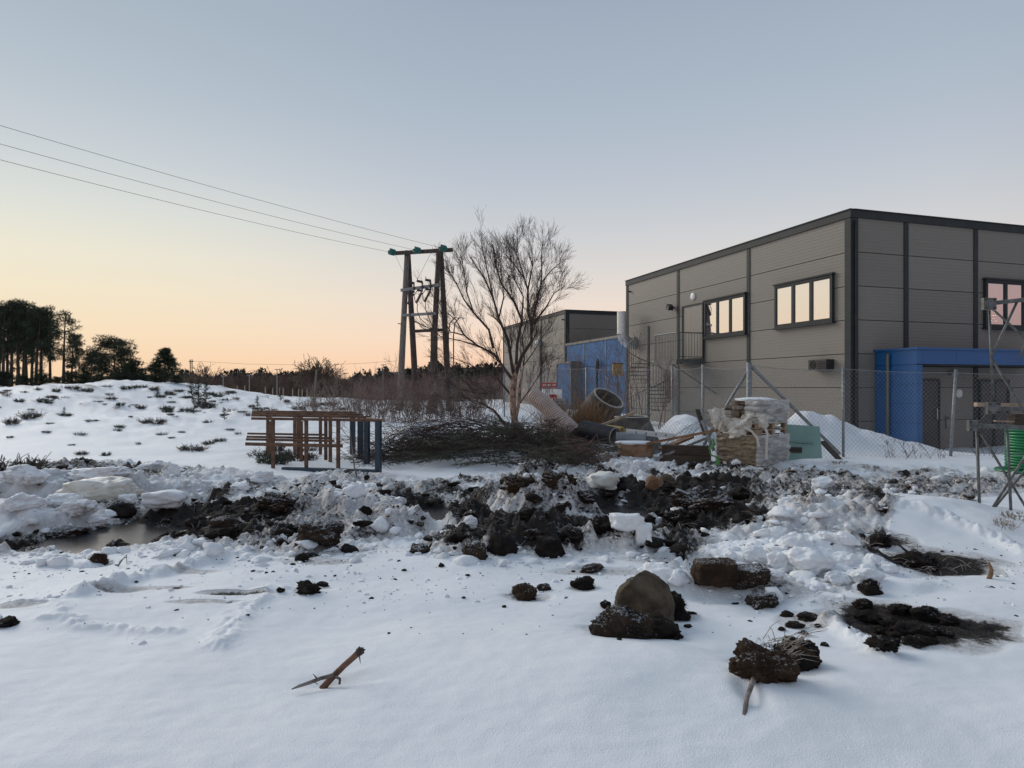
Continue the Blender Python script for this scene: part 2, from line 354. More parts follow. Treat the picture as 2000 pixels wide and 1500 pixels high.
def film_mat(name, tint, lo, hi):
    m, n, l, b = new_mat(name); out = [k for k in n if k.type == 'OUTPUT_MATERIAL'][0]
    b.inputs['Base Color'].default_value = (*tint,1); b.inputs['Roughness'].default_value = 0.28
    ge = n.new('ShaderNodeTexCoord'); mp = n.new('ShaderNodeMapping'); mp.inputs['Scale'].default_value = (1.2,1.2,4.5); l.new(ge.outputs['Object'], mp.inputs[0]); nz = nnoise(n, l, mp.outputs[0], 3.0, 4, 0.5)
    t = n.new('ShaderNodeBsdfTransparent'); mx = n.new('ShaderNodeMixShader')
    l.new(nramp(n, l, nz, [(0.36, lo), (0.66, hi)]), mx.inputs[0]); l.new(t.outputs[0], mx.inputs[1]); l.new(b.outputs[0], mx.inputs[2])
    bp = n.new('ShaderNodeBump'); bp.inputs['Strength'].default_value = 0.6; bp.inputs['Distance'].default_value = 0.03
    l.new(nz, bp.inputs['Height']); l.new(bp.outputs[0], b.inputs['Normal']); l.new(mx.outputs[0], out.inputs[0]); return m
M['film'] = film_mat('cloudy_film', (0.60,0.60,0.59), .40, .95)
M['film_clear'] = film_mat('yellowed_film', (0.44,0.36,0.235), .12, .62)
def lamp_mat():
    m, n, l, b = new_mat('warm_fairy_light'); b.inputs['Emission Color'].default_value = (1.0,0.55,0.2,1); b.inputs['Emission Strength'].default_value = 30; return m
M['fairy'] = lamp_mat()
# ------------------------------------------------------------------ the ground
# far and near limits of the dug-over strip, as bearing (x/y) -> distance
def _edge(pts):
    u = np.array([(px-1000)/F for px, py in pts]); d = np.array([CZ*F/(py-HY) for px, py in pts]); return u, d
FAR_U, FAR_D = _edge([(-300,925),(0,915),(100,903),(250,903),(400,915),(520,938),(700,935),(800,942),(930,932),(1050,910),(1150,903),(1300,906),(1450,912),(1560,918),(1700,922),(1850,922),(2000,930),(2300,935)])
NEAR_U, NEAR_D = _edge([(-300,1090),(0,1085),(180,1084),(330,1080),(450,1095),(600,1090),(800,1072),(900,1090),(1080,1092),(1200,1085),(1330,1115),(1420,1145),(1560,1160),(1680,1150),(1760,1020),(1850,985),(2000,965),(2300,965)])
# pits and heaps: (px, py, assumed z, radius across, radius in depth, dz, soil 0..1)
BLOBS = [
 # frozen puddles and their black banks
 (240,1047,-.10,.90,1.10,-.24,.92),(60,1062,-.05,1.1,.60,-.14,.85),(140,1050,-.05,.6,.6,-.10,.85),(372,992,-.10,.55,.55,-.24,.88),(470,1005,0,1.25,.75,.05,1.0),(330,1005,0,.6,.45,.0,.9),
 (560,1000,0,.7,.9,.06,.85),(420,1040,0,.75,.45,.04,.95),(220,985,0,.55,.5,.05,.85),
 (858,1012,-.10,.55,.85,-.24,.95),(800,985,-.05,.75,.65,-.06,.95),(905,985,0,.6,.6,.02,.9),(840,960,0,.5,.4,.06,.6),
 (1212,1002,-.10,.65,1.05,-.25,1.0),(1330,985,0,1.1,1.1,.02,1.1),(1400,1000,0,.9,.8,.03,1.1),(1300,1035,0,.9,.42,-.08,1.05),(1410,958,.05,.7,.6,.20,1.05),(1290,960,.05,.7,.5,.12,1.0),(1180,962,0,.6,.6,.08,1.0),(1440,1030,0,.5,.4,0,.85),
 # heaps
 (1065,975,.2,.80,.65,.40,.62),(1000,962,.15,.6,.5,.28,.66),(1140,950,.1,.55,.4,.18,.60),(935,1010,.1,.5,.5,.14,.85),
 (1110,1030,.1,.65,.5,.16,.85),(950,1055,.05,.6,.42,.14,.92),(1060,1065,.05,.6,.36,.12,1.0),(1010,1040,.1,.6,.5,.12,.8),
 (700,985,.12,.95,.55,.20,.40),(620,960,.1,.7,.55,.14,.50),(760,1010,.1,.6,.5,.14,.48),(690,930,.05,1.1,.5,.10,.45),(640,1020,.05,.6,.4,.06,.55),
 (1200,1060,.05,.5,.3,.12,.55),
 (1540,1068,.1,.85,.50,.13,-.6),(1640,1088,.1,.6,.42,.11,-.6),(1720,1130,.05,.5,.3,.06,-.5),
 (1800,1098,0,.75,.45,.01,1.05),(1860,1108,0,.5,.30,-.03,.95),(1725,1066,0,.28,.30,.0,.85),(1770,1225,0,.62,.46,.02,1.15),(1700,1195,0,.32,.34,-.03,1.05),(1845,1222,0,.45,.32,-.03,1.0),(1890,1240,0,.30,.20,.0,.85),
 (1500,1150,0,.40,.28,.02,.55),(1400,1130,.05,.6,.26,.10,.42),(1570,1205,0,.22,.16,0,.48),
 (60,945,.2,1.6,.8,.30,-.35),(60,1000,.1,.9,.6,.20,-.30),(170,935,.1,1.2,.5,.10,.55),(330,945,.1,1.2,.5,.14,.20),(440,930,.05,1.0,.5,.10,.20),
 (120,912,.1,1.4,.5,.12,.66),
 # dirty trodden snow in front of the fence
 (1600,955,0,1.6,1.0,.03,.64),(1800,950,0,1.6,.8,.03,.62),(1950,940,0,1.2,.6,0,.55),(1500,930,0,1.0,.6,.05,.66),(1480,985,0,.9,.6,.03,.66),(1650,985,0,1.1,.55,.02,.60),
 (1250,915,.05,.9,.7,.14,.30),(1060,915,.1,.6,.5,.16,.62),(1420,915,.0,.9,.5,.02,.70),
 # stains round the clods
 (1240,1238,0,.36,.14,0,.44),(1525,1312,0,.32,.16,0,.42),(1030,1165,0,.20,.10,0,.40),(605,1152,0,.20,.09,0,.42),(1140,1148,0,.14,.08,0,.40),(1330,1200,0,.16,.12,0,.44),(1580,1220,0,.25,.14,0,.45),(186,1100,0,.16,.10,0,.38),
 # streaks on the near snow
 (225,1163,0,.25,.05,-.02,.62),(290,1160,0,.42,.05,0,.42),(345,1161,0,.06,.05,0,.75),(465,1172,0,.30,.05,-.02,.72),(410,1187,0,.3,.03,0,.5),(30,1195,0,.25,.05,0,.46),(620,1100,0,.4,.12,0,.46),(600,1085,0,.25,.1,0,.6),(370,1125,0,.3,.08,0,.42),(1180,1115,0,.5,.12,0,.40),(1300,1095,0,.5,.15,0,.42),(640,1045,0,.5,.2,0,.5),
]
# low ledges and ridges in the near snow: px polyline, height, half width
RIDGES = [([(140,1170),(250,1145),(340,1122),(430,1095),(490,1078)],.065,.09),([(425,1262),(470,1205),(520,1168),(600,1150)],.028,.10),([(1740,1032),(1830,1040),(1920,1058),(2010,1085)],.075,.10),([(100,1215),(200,1232),(330,1238)],.03,.07),([(0,1180),(60,1190),(130,1200)],.025,.07),([(1620,1215),(1680,1258),(1720,1285)],.06,.07),([(1290,1060),(1360,1066),(1440,1062),(1520,1045)],.05,.10)]
def _wblob(b):
    px, py, z, rx, ry, dz, so = b; x, y = flat(px, py, z); return x, y, rx, ry, dz, so
WB = [_wblob(b) for b in BLOBS]
# smooth drifts: x, y, rx, ry, dz
DRIFTS = [(4.45,18.0,.60,1.3,.78),(5.3,17.6,1.0,1.0,.30),(7.75,17.4,.75,1.0,.66),(8.8,17.4,1.2,1.0,.42),(10.2,17.5,1.5,1.0,.20),(6.7,17.2,.8,.9,.50),
          (3.0,3.2,1.4,.8,.04),(0.6,3.6,1.6,.7,.10),(-1.6,5.1,1.3,.5,.07),(3.9,7.9,1.6,.9,.20),(5.2,8.2,1.4,.9,.18),
          (-0.5,15.0,1.5,1.2,.28),(2.2,14.5,1.2,.7,.18),(-2.6,18.5,1.0,.8,.62),(6.0,13.8,1.0,.4,.10),(7.5,13.4,2.0,.7,.16),
          (.85,19.5,1.6,2.0,.45),(-6.9,11.1,1.2,.7,.14)]
# dimples round things lying in the near snow: x, y, rx, ry, dz
def _dim(px, py, rx, ry, dz): x, y = flat(px, py); return x, y, rx, ry, dz
DIMPLES = [_dim(1235,1225,.33,.30,-.07), _dim(1515,1310,.30,.25,-.08), _dim(1465,1385,.06,.13,-.05), _dim(650,1335,.20,.08,-.03), _dim(1400,1160,.35,.15,-.04), _dim(600,1148,.2,.15,-.03), _dim(1030,1165,.18,.15,-.03), _dim(1140,1150,.12,.10,-.02), _dim(1490,1190,.15,.12,-.03), _dim(185,1100,.16,.1,-.03)]

def ground(x, y):
    """height and soil share for arrays x, y"""
    x = np.asarray(x, float); y = np.asarray(y, float)
    r = np.hypot(x, y)
    yy = np.maximum(y, 0.4); u = np.clip(x/yy, -3, 3)
    # the open field on the left climbs to a low crest and falls away behind it
    wl_ = 1-sst(-16, 1.5, x-0.0*y)
    crest = np.interp(x, [-60,-32,-27,-23.5,-20.5,-17.5,-13,-8], [1.45,1.5,1.75,1.95,1.45,1.0,.8,.7])
    rise = sst(15, 43, y)*crest - sst(46, 75, y)*(crest+0.2)
    h = rise*wl_*np.where(y > 0, 1, 0)
    h = h + sst(20, 62, y)*(1-wl_)*0.35*np.where(x < 8, 1, 0)*(1-sst(64, 90, y))
    h = h - 0.28*sst(15.8, 18.5, y)*sst(8.5, 11.5, x)
    h = h - sst(90, 160, r)*2.0
    # wind-blown undulation
    h = h + 0.05*pn(x*0.42, y*0.6, 3) + 0.025*pn(x*1.1+3, y*1.5, 5) + 0.18*sst(16, 30, y)*pn(x*0.16, y*0.16, 9)*wl_
    h = h + 0.055*fbm(x*0.9, y*1.1, 131, 3)*sst(17, 24, y)*wl_
    hum = np.clip(fbm(x*0.55, y*0.75, 21, 3), 0, 1.5)
    h = h + 0.16*hum*sst(17, 26, y)*wl_*(1-sst(55, 80, y))
    nr_ = (r < 26)
    if nr_.any():
        X, Y = x[nr_], y[nr_]; hn = np.zeros_like(X); m1 = 1+0.16*pn(X*1.7, Y*1.7, 31)+0.05*pn(X*4, Y*4, 33)
        for (cx, cy, rx, ry, dz) in DRIFTS:
            k = (np.abs(X-cx) < 3*rx) & (np.abs(Y-cy) < 3*ry)
            hn[k] += dz*np.exp(-((X[k]-cx)/rx)**2-((Y[k]-cy)/ry)**2)*m1[k]
        for (cx, cy, rx, ry, dz) in DIMPLES:
            k = (np.abs(X-cx) < 3*rx) & (np.abs(Y-cy) < 3*ry)
            hn[k] += dz*np.exp(-((X[k]-cx)/rx)**2-((Y[k]-cy)/ry)**2)
        for pl, dz, w in RIDGES:
            pw = [flat(*c) for c in pl]; best = np.full(len(X), 9.0)
            box = (X > min(a for a,b in pw)-.6) & (X < max(a for a,b in pw)+.6) & (Y > min(b for a,b in pw)-.6) & (Y < max(b for a,b in pw)+.6); k = np.nonzero(box)[0]; bb = best[k]; Xk = X[k]+.05*pn(X[k]*4,Y[k]*4,36); Yk = Y[k]+.05*pn(X[k]*4+9,Y[k]*4,37)
            for (ax_,ay_),(bx_,by_) in zip(pw,pw[1:]):
                L2 = (bx_-ax_)**2+(by_-ay_)**2; t = np.clip(((Xk-ax_)*(bx_-ax_)+(Yk-ay_)*(by_-ay_))/L2, 0, 1); bb = np.minimum(bb, np.hypot(Xk-ax_-t*(bx_-ax_), Yk-ay_-t*(by_-ay_)))
            hn[k] += dz*np.exp(-(bb/w)**2)*(1+.5*pn(Xk*6,Yk*6,38)+.45*pn(Xk*16,Yk*16,39)+.25*pn(Xk*34,Yk*34,40))
        h[nr_] += hn+0.004*fbm(X*5, Y*7, 41, 2)
    dirt = np.zeros_like(x)
    act = (y > 2.5) & (y < 18) & (np.abs(u) < 1.3)
    if act.any():
        X, Y, U = x[act], y[act], u[act]
        jit = 0.55*fbm(X*0.9, Y*0.9, 51, 3)
        fd = np.interp(U, FAR_U, FAR_D); nd = np.interp(U, NEAR_U, NEAR_D)
        churn = sst(-0.35, 0.45, (fd-Y)*0.8+jit)*sst(-0.12, 0.30, (Y-nd)+0.45*jit)
        lo = fbm(X*1.5, Y*1.5, 61, 3); bil = np.abs(fbm(X*3.3, Y*3.3, 71, 4)); fin = fbm(X*11, Y*11, 81, 3)
        lump = 1-np.abs(pn(X*6.5, Y*6.5, 91)); 
        rough = churn*(0.050*lo+0.12*(bil-0.25)+0.034*fin+0.045*(lump-0.6))
        calm = np.zeros_like(X); dh = np.zeros_like(X)
        dd = churn*(0.38+0.45*lo-0.34*pn(X*2.2, Y*2.2, 95))
        j2 = 0.30*pn(X*2.1, Y*2.1, 101)+0.16*pn(X*5.3, Y*5.3, 103)
        for (cx, cy, rx, ry, dz, so) in WB:
            q_ = np.nonzero((np.abs(X-cx) < 1.9*rx) & (np.abs(Y-cy) < 1.9*ry))[0]
            if not len(q_): continue
            d = np.sqrt(((X[q_]-cx)/rx)**2+((Y[q_]-cy)/ry)**2)
            k = 1-sst(0.35, 1.15, d+j2[q_])
            dh[q_] += dz*k
            if dz < -.15: calm[q_] = np.maximum(calm[q_], k)
            dd[q_] = dd[q_]+(so-dd[q_])*k if so > 0 else dd[q_]*(1+so*k*1.6)-0.1*k
        dh = dh+rough*(1-0.8*calm)*np.clip(.45+1.1*dd, .35, 1.15)
        # steep faces of the dug ground show soil
        dirt[act] = np.clip(dd, 0, 1.1); hh = h[act]+dh; h[act] = hh
        pit = dd > 0.8
        h[act] = np.where(pit, h[act]+0.025*(1-calm)*fbm(X*9, Y*9, 111, 3), h[act])
    # hollow scrub floor under the birch and round the debris: leaf litter shows through
    lit = np.exp(-((x-0.2)/2.6)**2-((y-15.2)/1.6)**2)*0.35+np.exp(-((x-4.6)/2.2)**2-((y-14.4)/0.9)**2)*0.45+np.exp(-((x+3)/3.5)**2-((y-21)/3.5)**2)*0.3
    dirt = np.maximum(dirt, np.clip(lit*(0.8+0.9*fbm(x*1.3, y*1.3, 121, 3)), 0, 1))
    tuft = np.clip(fbm(x*0.55, y*0.75, 21, 3)-0.42, 0, 1)*1.5*sst(24, 36, y)*wl_
    dirt = np.maximum(dirt, np.clip(tuft, 0, 0.62))
    return h, dirt
GRID = {}
def Hn(x, y):
    """height looked up in the finished ground sheet"""
    x = np.asarray(x, float); y = np.asarray(y, float); r = np.hypot(x, y); t = np.arctan2(x, y)
    rr, th, hg, dg = GRID['r'], GRID['t'], GRID['h'], GRID['d']
    i = np.clip(np.searchsorted(rr, r)-1, 0, len(rr)-2); j = np.clip(np.searchsorted(th, t)-1, 0, len(th)-2)
    a = np.clip((r-rr[i])/(rr[i+1]-rr[i]), 0, 1); b = np.clip((t-th[j])/(th[j+1]-th[j]), 0, 1)
    f = lambda g: (g[i,j]*(1-a)+g[i+1,j]*a)*(1-b)+(g[i,j+1]*(1-a)+g[i+1,j+1]*a)*b
    return f(hg), f(dg)
def H(x, y): return float(Hn([x], [y])[0][0])
_YS = np.concatenate([np.geomspace(2.0, 20, 700), np.geomspace(20.05, 90, 500)])
def gp(px, py, sink=0.0):
    """where the photo's ray through (px, py) meets the ground"""
    xs = (px-1000)/F*_YS; zs = CZ-(py-HY)/F*_YS
    d = zs-Hn(xs, _YS)[0]; k = np.argmax(d < 0)
    if d[k] >= 0: k = len(_YS)-1
    a = d[k-1]/(d[k-1]-d[k]+1e-12) if k > 0 else 0
    Y = _YS[k-1]+(_YS[k]-_YS[k-1])*a
    x = (px-1000)/F*Y
    return Vector((x, Y, H(x, Y)-sink))

def build_ground():
    th = np.concatenate([np.linspace(-180, -44, 46)[:-1], np.linspace(-44, 44, 780), np.linspace(44, 180, 46)[1:-1]])
    th = np.radians(th)
    rr = np.concatenate([[0.25, 0.6, 1.0, 1.4, 1.7], np.geomspace(2.0, 19, 660), np.geomspace(19.1, 700, 200)])
    T, R = np.meshgrid(th, rr); X = R*np.sin(T); Y = R*np.cos(T)
    h, d = ground(X.ravel(), Y.ravel())
    nr, nt = R.shape
    GRID.update(r=rr, t=th, h=h.reshape(nr, nt), d=d.reshape(nr, nt))
    co = np.column_stack([X.ravel(), Y.ravel(), h]).astype(np.float32)
    i = np.arange(nr-1)[:, None]*nt; j = np.arange(nt)[None, :]; j2 = (j+1) % nt
    q = np.stack([i+j, i+j2, i+nt+j2, i+nt+j], -1).reshape(-1, 4)[:, ::-1].astype(np.int32)
    me = bpy.data.meshes.new('ground'); me.vertices.add(len(co)); me.vertices.foreach_set('co', co.ravel())
    me.loops.add(q.size); me.loops.foreach_set('vertex_index', np.ascontiguousarray(q).ravel())
    me.polygons.add(len(q)); me.polygons.foreach_set('loop_start', np.arange(0, q.size, 4, dtype=np.int32))
    me.polygons.foreach_set('use_smooth', np.ones(len(q), bool))
    me.update(calc_edges=True)
    at = me.attributes.new('dirt', 'FLOAT', 'POINT'); at.data.foreach_set('value', d.astype(np.float32))
    me.materials.append(M['ground'])
    o = bpy.data.objects.new('ground', me); col.objects.link(o)
    tag(o, 'snow covered ground, dug over to black soil in a strip', 'ground', kind='structure')
build_ground()

def puddle(px, py, rx, ry, seed, label):
    x, y = flat(px, py, -.10); rng = random.Random(seed); mb = MB(); n = 36
    vs = [(x, y, -.10)]
    for k in range(n):
        a = 6.2832*k/n; s = 1+0.12*math.sin(3*a+seed)+0.08*math.sin(5*a)
        vs.append((x+math.cos(a)*rx*s, y+math.sin(a)*ry*s, -.10))
    mb.add(vs, [(0, 1+k, 1+(k+1) % n) for k in range(n)])
    mb.build('frozen_puddle', M['ice'], label=label, cat='puddle', kind='structure')
puddle(240,1047,.92,1.1,1,'large dark frozen puddle at the left of the dug strip')
puddle(372,992,.52,.5,2,'small frozen puddle behind the broken snow slab')
puddle(858,1012,.56,.82,3,'grey frozen puddle left of the soil heap')
puddle(1212,1002,.60,1.0,4,'black frozen puddle right of the soil heap')

# ------------------------------------------------------------------ the two halls
C0 = Vector((9.95, 20.0, 0)); EL = Vector((-.3056, .9521, 0)); NL = Vector((-.9521, -.3056, 0)); ER = Vector((.9521, .3056, 0)); NR = Vector((.3056, -.9521, 0))
def s_on(px, c, e):
    u = (px-1000)/F; return (u*c.y-c.x)/(e.x-u*e.y)
def wpt(side, s, z, o, c=C0):
    e, n = (EL, NL) if side == 'L' else (ER, NR)
    p = c+e*s+n*o; return Vector((p.x, p.y, z))
def wbox(mb, side, s0, s1, z0, z1, o0, o1, c=C0):
    g = lambda s, z, o: wpt(side, s, z, o, c)
    a = [g(s0,z0,o0), g(s1,z0,o0), g(s1,z0,o1), g(s0,z0,o1), g(s0,z1,o0), g(s1,z1,o0), g(s1,z1,o1), g(s0,z1,o1)]
    if side == 'R': a = [a[3],a[2],a[1],a[0],a[7],a[6],a[5],a[4]]
    mb.hexa(a); return mb
def ribbed(mb, side, s0, s1, z0, z1, o0, o1, c=C0, pitch=0.1, depth=0.004):
    """sandwich panel with fine horizontal grooves"""
    prof = [(z0, o0), (z0+.004, o1)]; n = max(1, int(round((z1-z0)/pitch))); st = (z1-z0)/n
    for k in range(1, n):
        z = z0+k*st; prof += [(z-.012, o1), (z-.007, o1-depth), (z+.007, o1-depth), (z+.012, o1)]
    prof += [(z1-.004, o1), (z1, o0)]
    A = [wpt(side, s0, z, o, c) for z, o in prof]; B = [wpt(side, s1, z, o, c) for z, o in prof]; L = len(prof)
    fs = [(i, L+i, L+i+1, i+1) if side == 'R' else (i, i+1, L+i+1, L+i) for i in range(L-1)]
    fs += [tuple(range(L)) if side == 'R' else tuple(range(L-1, -1, -1)), tuple(range(2*L-1, L-1, -1)) if side == 'R' else tuple(range(L, 2*L))]
    mb.add(A+B, fs); return mb
ROOF = 6.80; JOINTS = [-.5, .6, 1.6, 2.6, 3.6, 4.6, 5.6, 6.62]
def hall(root, c, lenL, postsL, lenR, postsR, depthR=None):
    core = MB()
    a = [wpt('L',0.02,-.6,-.02,c), wpt('L',lenL,-.6,-.02,c)]
    e = ER*lenR
    pts = [wpt('L',.02,-.6,-.03,c), wpt('L',lenL-.02,-.6,-.03,c)]
    q0 = c+EL*.03+ER*.03; q1 = c+EL*(lenL-.03)+ER*.03; q2 = q1+ER*(lenR-.06); q3 = q0+ER*(lenR-.06)
    core.hexa([Vector((p.x,p.y,-.6)) for p in (q0,q3,q2,q1)]+[Vector((p.x,p.y,ROOF-.06)) for p in (q0,q3,q2,q1)])
    core.build('wall_core', M['joint'], root)
    for side, ln, posts in (('L', lenL, postsL), ('R', lenR, postsR)):
        edges = [0]+posts+[ln]
        for i in range(len(edges)-1):
            for k in range(len(JOINTS)-1):
                ribbed(MB(), side, edges[i]+.01, edges[i+1]-.01, JOINTS[k]+.008, JOINTS[k+1]-.008, -.03, .0, c).build('panel', M['panel'], root)
        for s in posts:
            wbox(MB(), side, s-.085, s+.085, -.5, 6.6, -.02, .028, c).build('cover_strip', M['trim'], root)
        f = wbox(MB(), side, -.05 if side == 'L' else .06, ln+.03, 6.60, ROOF+.02, -.25, .055, c); f.build('roof_fascia', M['trim'], root)
        wbox(MB(), side, -.06 if side == 'L' else .07, ln+.04, ROOF+.022, ROOF+.05, -.30, .085, c).build('roof_flashing', M['trim'], root)
    wbox(MB(), 'L', -.03, .20, -.5, 6.6, -.02, .035, c).build('corner_trim', M['trim'], root)
    wbox(MB(), 'R', .0, .24, -.5, 6.6, -.02, .035, c).build('corner_trim', M['trim'], root)
    wbox(MB(), 'L', lenL-.16, lenL+.02, -.5, 6.6, -.04, .033, c).build('corner_trim', M['trim'], root)
    rf = MB(); rf.hexa([Vector((p.x,p.y,ROOF-.055)) for p in (q0,q3,q2,q1)]+[Vector((p.x,p.y,ROOF-.01)) for p in (q0,q3,q2,q1)]); rf.build('roof', M['trim'], root)
def window(root, side, s0, s1, z0, z1, nl, c=C0, ledge=True):
    """proud frame with sash bars and panes"""
    fr = MB(); t = .075; o0, o1 = -.005, .10
    wbox(fr, side, s0, s1, z0, z0+t, o0, o1, c); wbox(fr, side, s0, s1, z1-t, z1, o0, o1, c)
    wbox(fr, side, s0, s0+t, z0+t, z1-t, o0, o1-.002, c); wbox(fr, side, s1-t, s1, z0+t, z1-t, o0, o1-.002, c)
    w = f_ = fr.build('window', M['trim'], root)
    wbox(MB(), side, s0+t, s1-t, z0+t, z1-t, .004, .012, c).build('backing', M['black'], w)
    iw = (s1-s0-2*t)/nl
    for k in range(nl):
        a = s0+t+k*iw; b = a+iw
        if k: wbox(MB(), side, a-.045, a+.045, z0+t, z1-t, .015, .094, c).build('mullion', M['trim'], w)
        sa = MB(); m_ = .045 if k else 0.0; e_ = .045 if k < nl-1 else 0.0; a2, b2 = a+m_, b-e_; g = .04
        wbox(sa, side, a2, b2, z0+t, z0+t+g, .02, .085, c); wbox(sa, side, a2, b2, z1-t-g, z1-t, .02, .085, c)
        wbox(sa, side, a2, a2+g, z0+t+g, z1-t-g, .02, .084, c); wbox(sa, side, b2-g, b2, z0+t+g, z1-t-g, .02, .084, c)
        sa.build('sash', M['trim'], w)
        wbox(MB(), side, a2+g-.005, b2-g+.005, z0+t+g-.005, z1-t-g+.005, .064, .070, c).build('pane', M['glass'], w)
    if ledge:
        wbox(MB(), side, s0-.05, s1+.05, z0-.05, z0-.002, -.005, .15, c).build('sill', M['trim'], w)
        wbox(MB(), side, s0-.04, s1+.04, z1+.002, z1+.05, -.005, .14, c).build('drip_cap', M['trim'], w)
    return w
sL = lambda px: s_on(px, C0, EL); sR = lambda px: s_on(px, C0, ER)
main = thing('hall_building', (C0.x, C0.y, -.5), 'large beige panelled hall with charcoal trims and upstairs windows', 'building')
LL = sL(1224)
hall(main, C0, LL, [LL/3, LL*2/3], 16.0, [sR(1769), sR(1905), sR(1905)+2.9, sR(1905)+5.8])
window(main, 'L', sL(1630), sL(1517), 3.60, 5.03, 3)
window(main, 'L', sL(1459), sL(1379), 3.56, 5.0, 3)
wr = window(main, 'R', sR(1920), sR(1920)+2.55, 3.50, 5.02, 3)
# upstairs door
d0, d1 = sL(1377)+.02, sL(1335)
dr = MB(); wbox(dr,'L',d0,d1,2.74,2.80,-.004,.09); wbox(dr,'L',d0,d1,4.94,5.0,-.004,.09); wbox(dr,'L',d0,d0+.07,2.80,4.94,-.004,.088); wbox(dr,'L',d1-.07,d1,2.80,4.94,-.004,.088)
door = dr.build('door', M['trim'], main)
wbox(MB(),'L',d0+.07,d0+.9,2.80,4.94,.002,.055).build('door_leaf', M['door'], door)
wbox(MB(),'L',d0+.915,d1-.07,2.80,4.94,.002,.05).build('side_leaf', M['door'], door)
for z in (3.0, 4.0, 4.75): wbox(MB(),'L',d0+.075,d0+.10,z-.06,z+.06,.056,.075).build('hinge', M['black'], door)
MB().tube([wpt('L',d0+.82,3.85,.056),wpt('L',d0+.82,3.85,.10),wpt('L',d0+.68,3.85,.10)],.012,6).build('handle', M['galv'], door)
# lamps and vents on the long wall
sm = sL(1354); z = 5.33
Mx = Matrix.Translation(wpt('L',sm,z,.0)) @ NL.to_track_quat('Z','Y').to_matrix().to_4x4()
MB().lathe([(.001,.07),(.10,.068),(.145,.05),(.16,.02),(.16,.0)], 24, Mx).build('wall_lamp', M['white'], main, True)
fl = MB(); sm = sL(1317); wbox(fl,'L',sm-.03,sm+.03,5.0,5.06,0,.16)
Mx = Matrix.Translation(wpt('L',sm,5.03,.22)) @ Matrix.Rotation(math.radians(18),4,'Z') @ Matrix.Rotation(math.radians(25),4,'X')
fl.box((0,0,0),(.001,.001,.001)); fl.v = fl.v[:-8]; fl.f = fl.f[:-6]
fl.hexa([Mx @ Vector(p) for p in ((-.13,-.10,-.09),(.13,-.10,-.09),(.13,.10,-.12),(-.13,.10,-.12),(-.11,-.10,.09),(.11,-.10,.09),(.13,.10,.12),(-.13,.10,.12))]); fl.build('floodlight', M['black'], main)
s0, s1 = sL(1629), sL(1594)
hp = MB(); wbox(hp,'L',s0,s1,2.14,2.46,0,.30); hp = hp.build('heat_pump', M['black'], main)
Mx = Matrix.Translation(wpt('L',s1-.2,2.30,.301)) @ NL.to_track_quat('Z','Y').to_matrix().to_4x4()
MB().lathe([(.125,.0),(.125,.012),(.10,.012),(.10,.0),(.03,.0),(.03,.014),(.001,.014)], 20, Mx).build('fan_ring', M['joint'], hp)
for k in range(5): wbox(MB(),'L',s0+.04,s1-.38,2.18+k*.05,2.20+k*.05,.30,.312).build('louvre', M['joint'], hp)
MB().tube([wpt('L',LL-.45,6.25,.0),wpt('L',LL-.45,6.25,.10),wpt('L',LL-.45,6.22,.14)],.035,8).build('overflow_spout', M['trim'], main)
# charcoal downpipe on the corner
MB().tube([wpt('R',.12,6.5,.09),wpt('R',.12,-.4,.09)],.05,10).build('downpipe', M['trim'], main, True)
# fairy lights on the sill of the right-hand window
ws = sR(1922)
for k in range(5):
    for j in range(5-k):
        p = wpt('R', ws+.36+(j-(4-k)/2)*.085, 3.72+k*.085, .04); bm_ = .014
        MB().box(p, (bm_, bm_, bm_)).build('fairy_light', M['fairy'], wr)

# blue entrance porch on the right-hand wall
pL = sR(1708); PD = 1.45; PZ = 2.72; pE = pL+6.0
porch = thing('entrance_porch', tuple(wpt('R', pL, -.5, PD)), 'blue sheet metal entrance porch with flat roof', 'porch')
cols_z = [-.5, .05, .60, 1.15, 1.70, 2.24]
for k in range(len(cols_z)-1):
    wbox(MB(),'R',pL,pL+.012,cols_z[k]+.004,cols_z[k+1]-.004,.01,PD-.012).build('side_panel', M['blue'], porch)
    wbox(MB(),'R',pL+.001,pL+.20,cols_z[k]+.004,cols_z[k+1]-.004,PD-.011,PD+.002).build('front_panel', M['blue'], porch)
wbox(MB(),'R',pL+.013,pL+.19,-.5,2.24,.01,PD-.013).build('side_wall', M['joint'], porch)
wbox(MB(),'R',pL,pL+.012,2.248,PZ-.06,.01,PD-.012).build('side_panel', M['blue'], porch)
wbox(MB(),'R',pL+.19,pL+.204,-.5,2.24,.02,PD-.012).build('inner_panel', M['blue'], porch)
x0 = pL+.001
for w in (.20, 1.25, 1.25, 1.25, 1.25):
    wbox(MB(),'R',x0+.003,x0+w-.003,2.262,PZ-.06,PD-.012,PD+.004).build('fascia_panel', M['blue'], porch); x0 += w
wbox(MB(),'R',pL+.013,pE,2.25,PZ-.07,.01,PD-.014).build('canopy_slab', M['joint'], porch)
wbox(MB(),'R',pL-.05,pE,PZ-.058,PZ,-.0,PD+.05).build('roof_edge', M['blue'], porch)
wbox(MB(),'R',pL+.21,pE,2.225,2.249,.01,PD+.003).build('soffit', M['trim'], porch)
MB().tube([wpt('R',pL-.07,2.58,.55),wpt('R',pL-.08,2.48,.55),wpt('R',pL-.08,-.4,.55)],.045,10).build('downpipe', M['grey_trim'], porch, True)
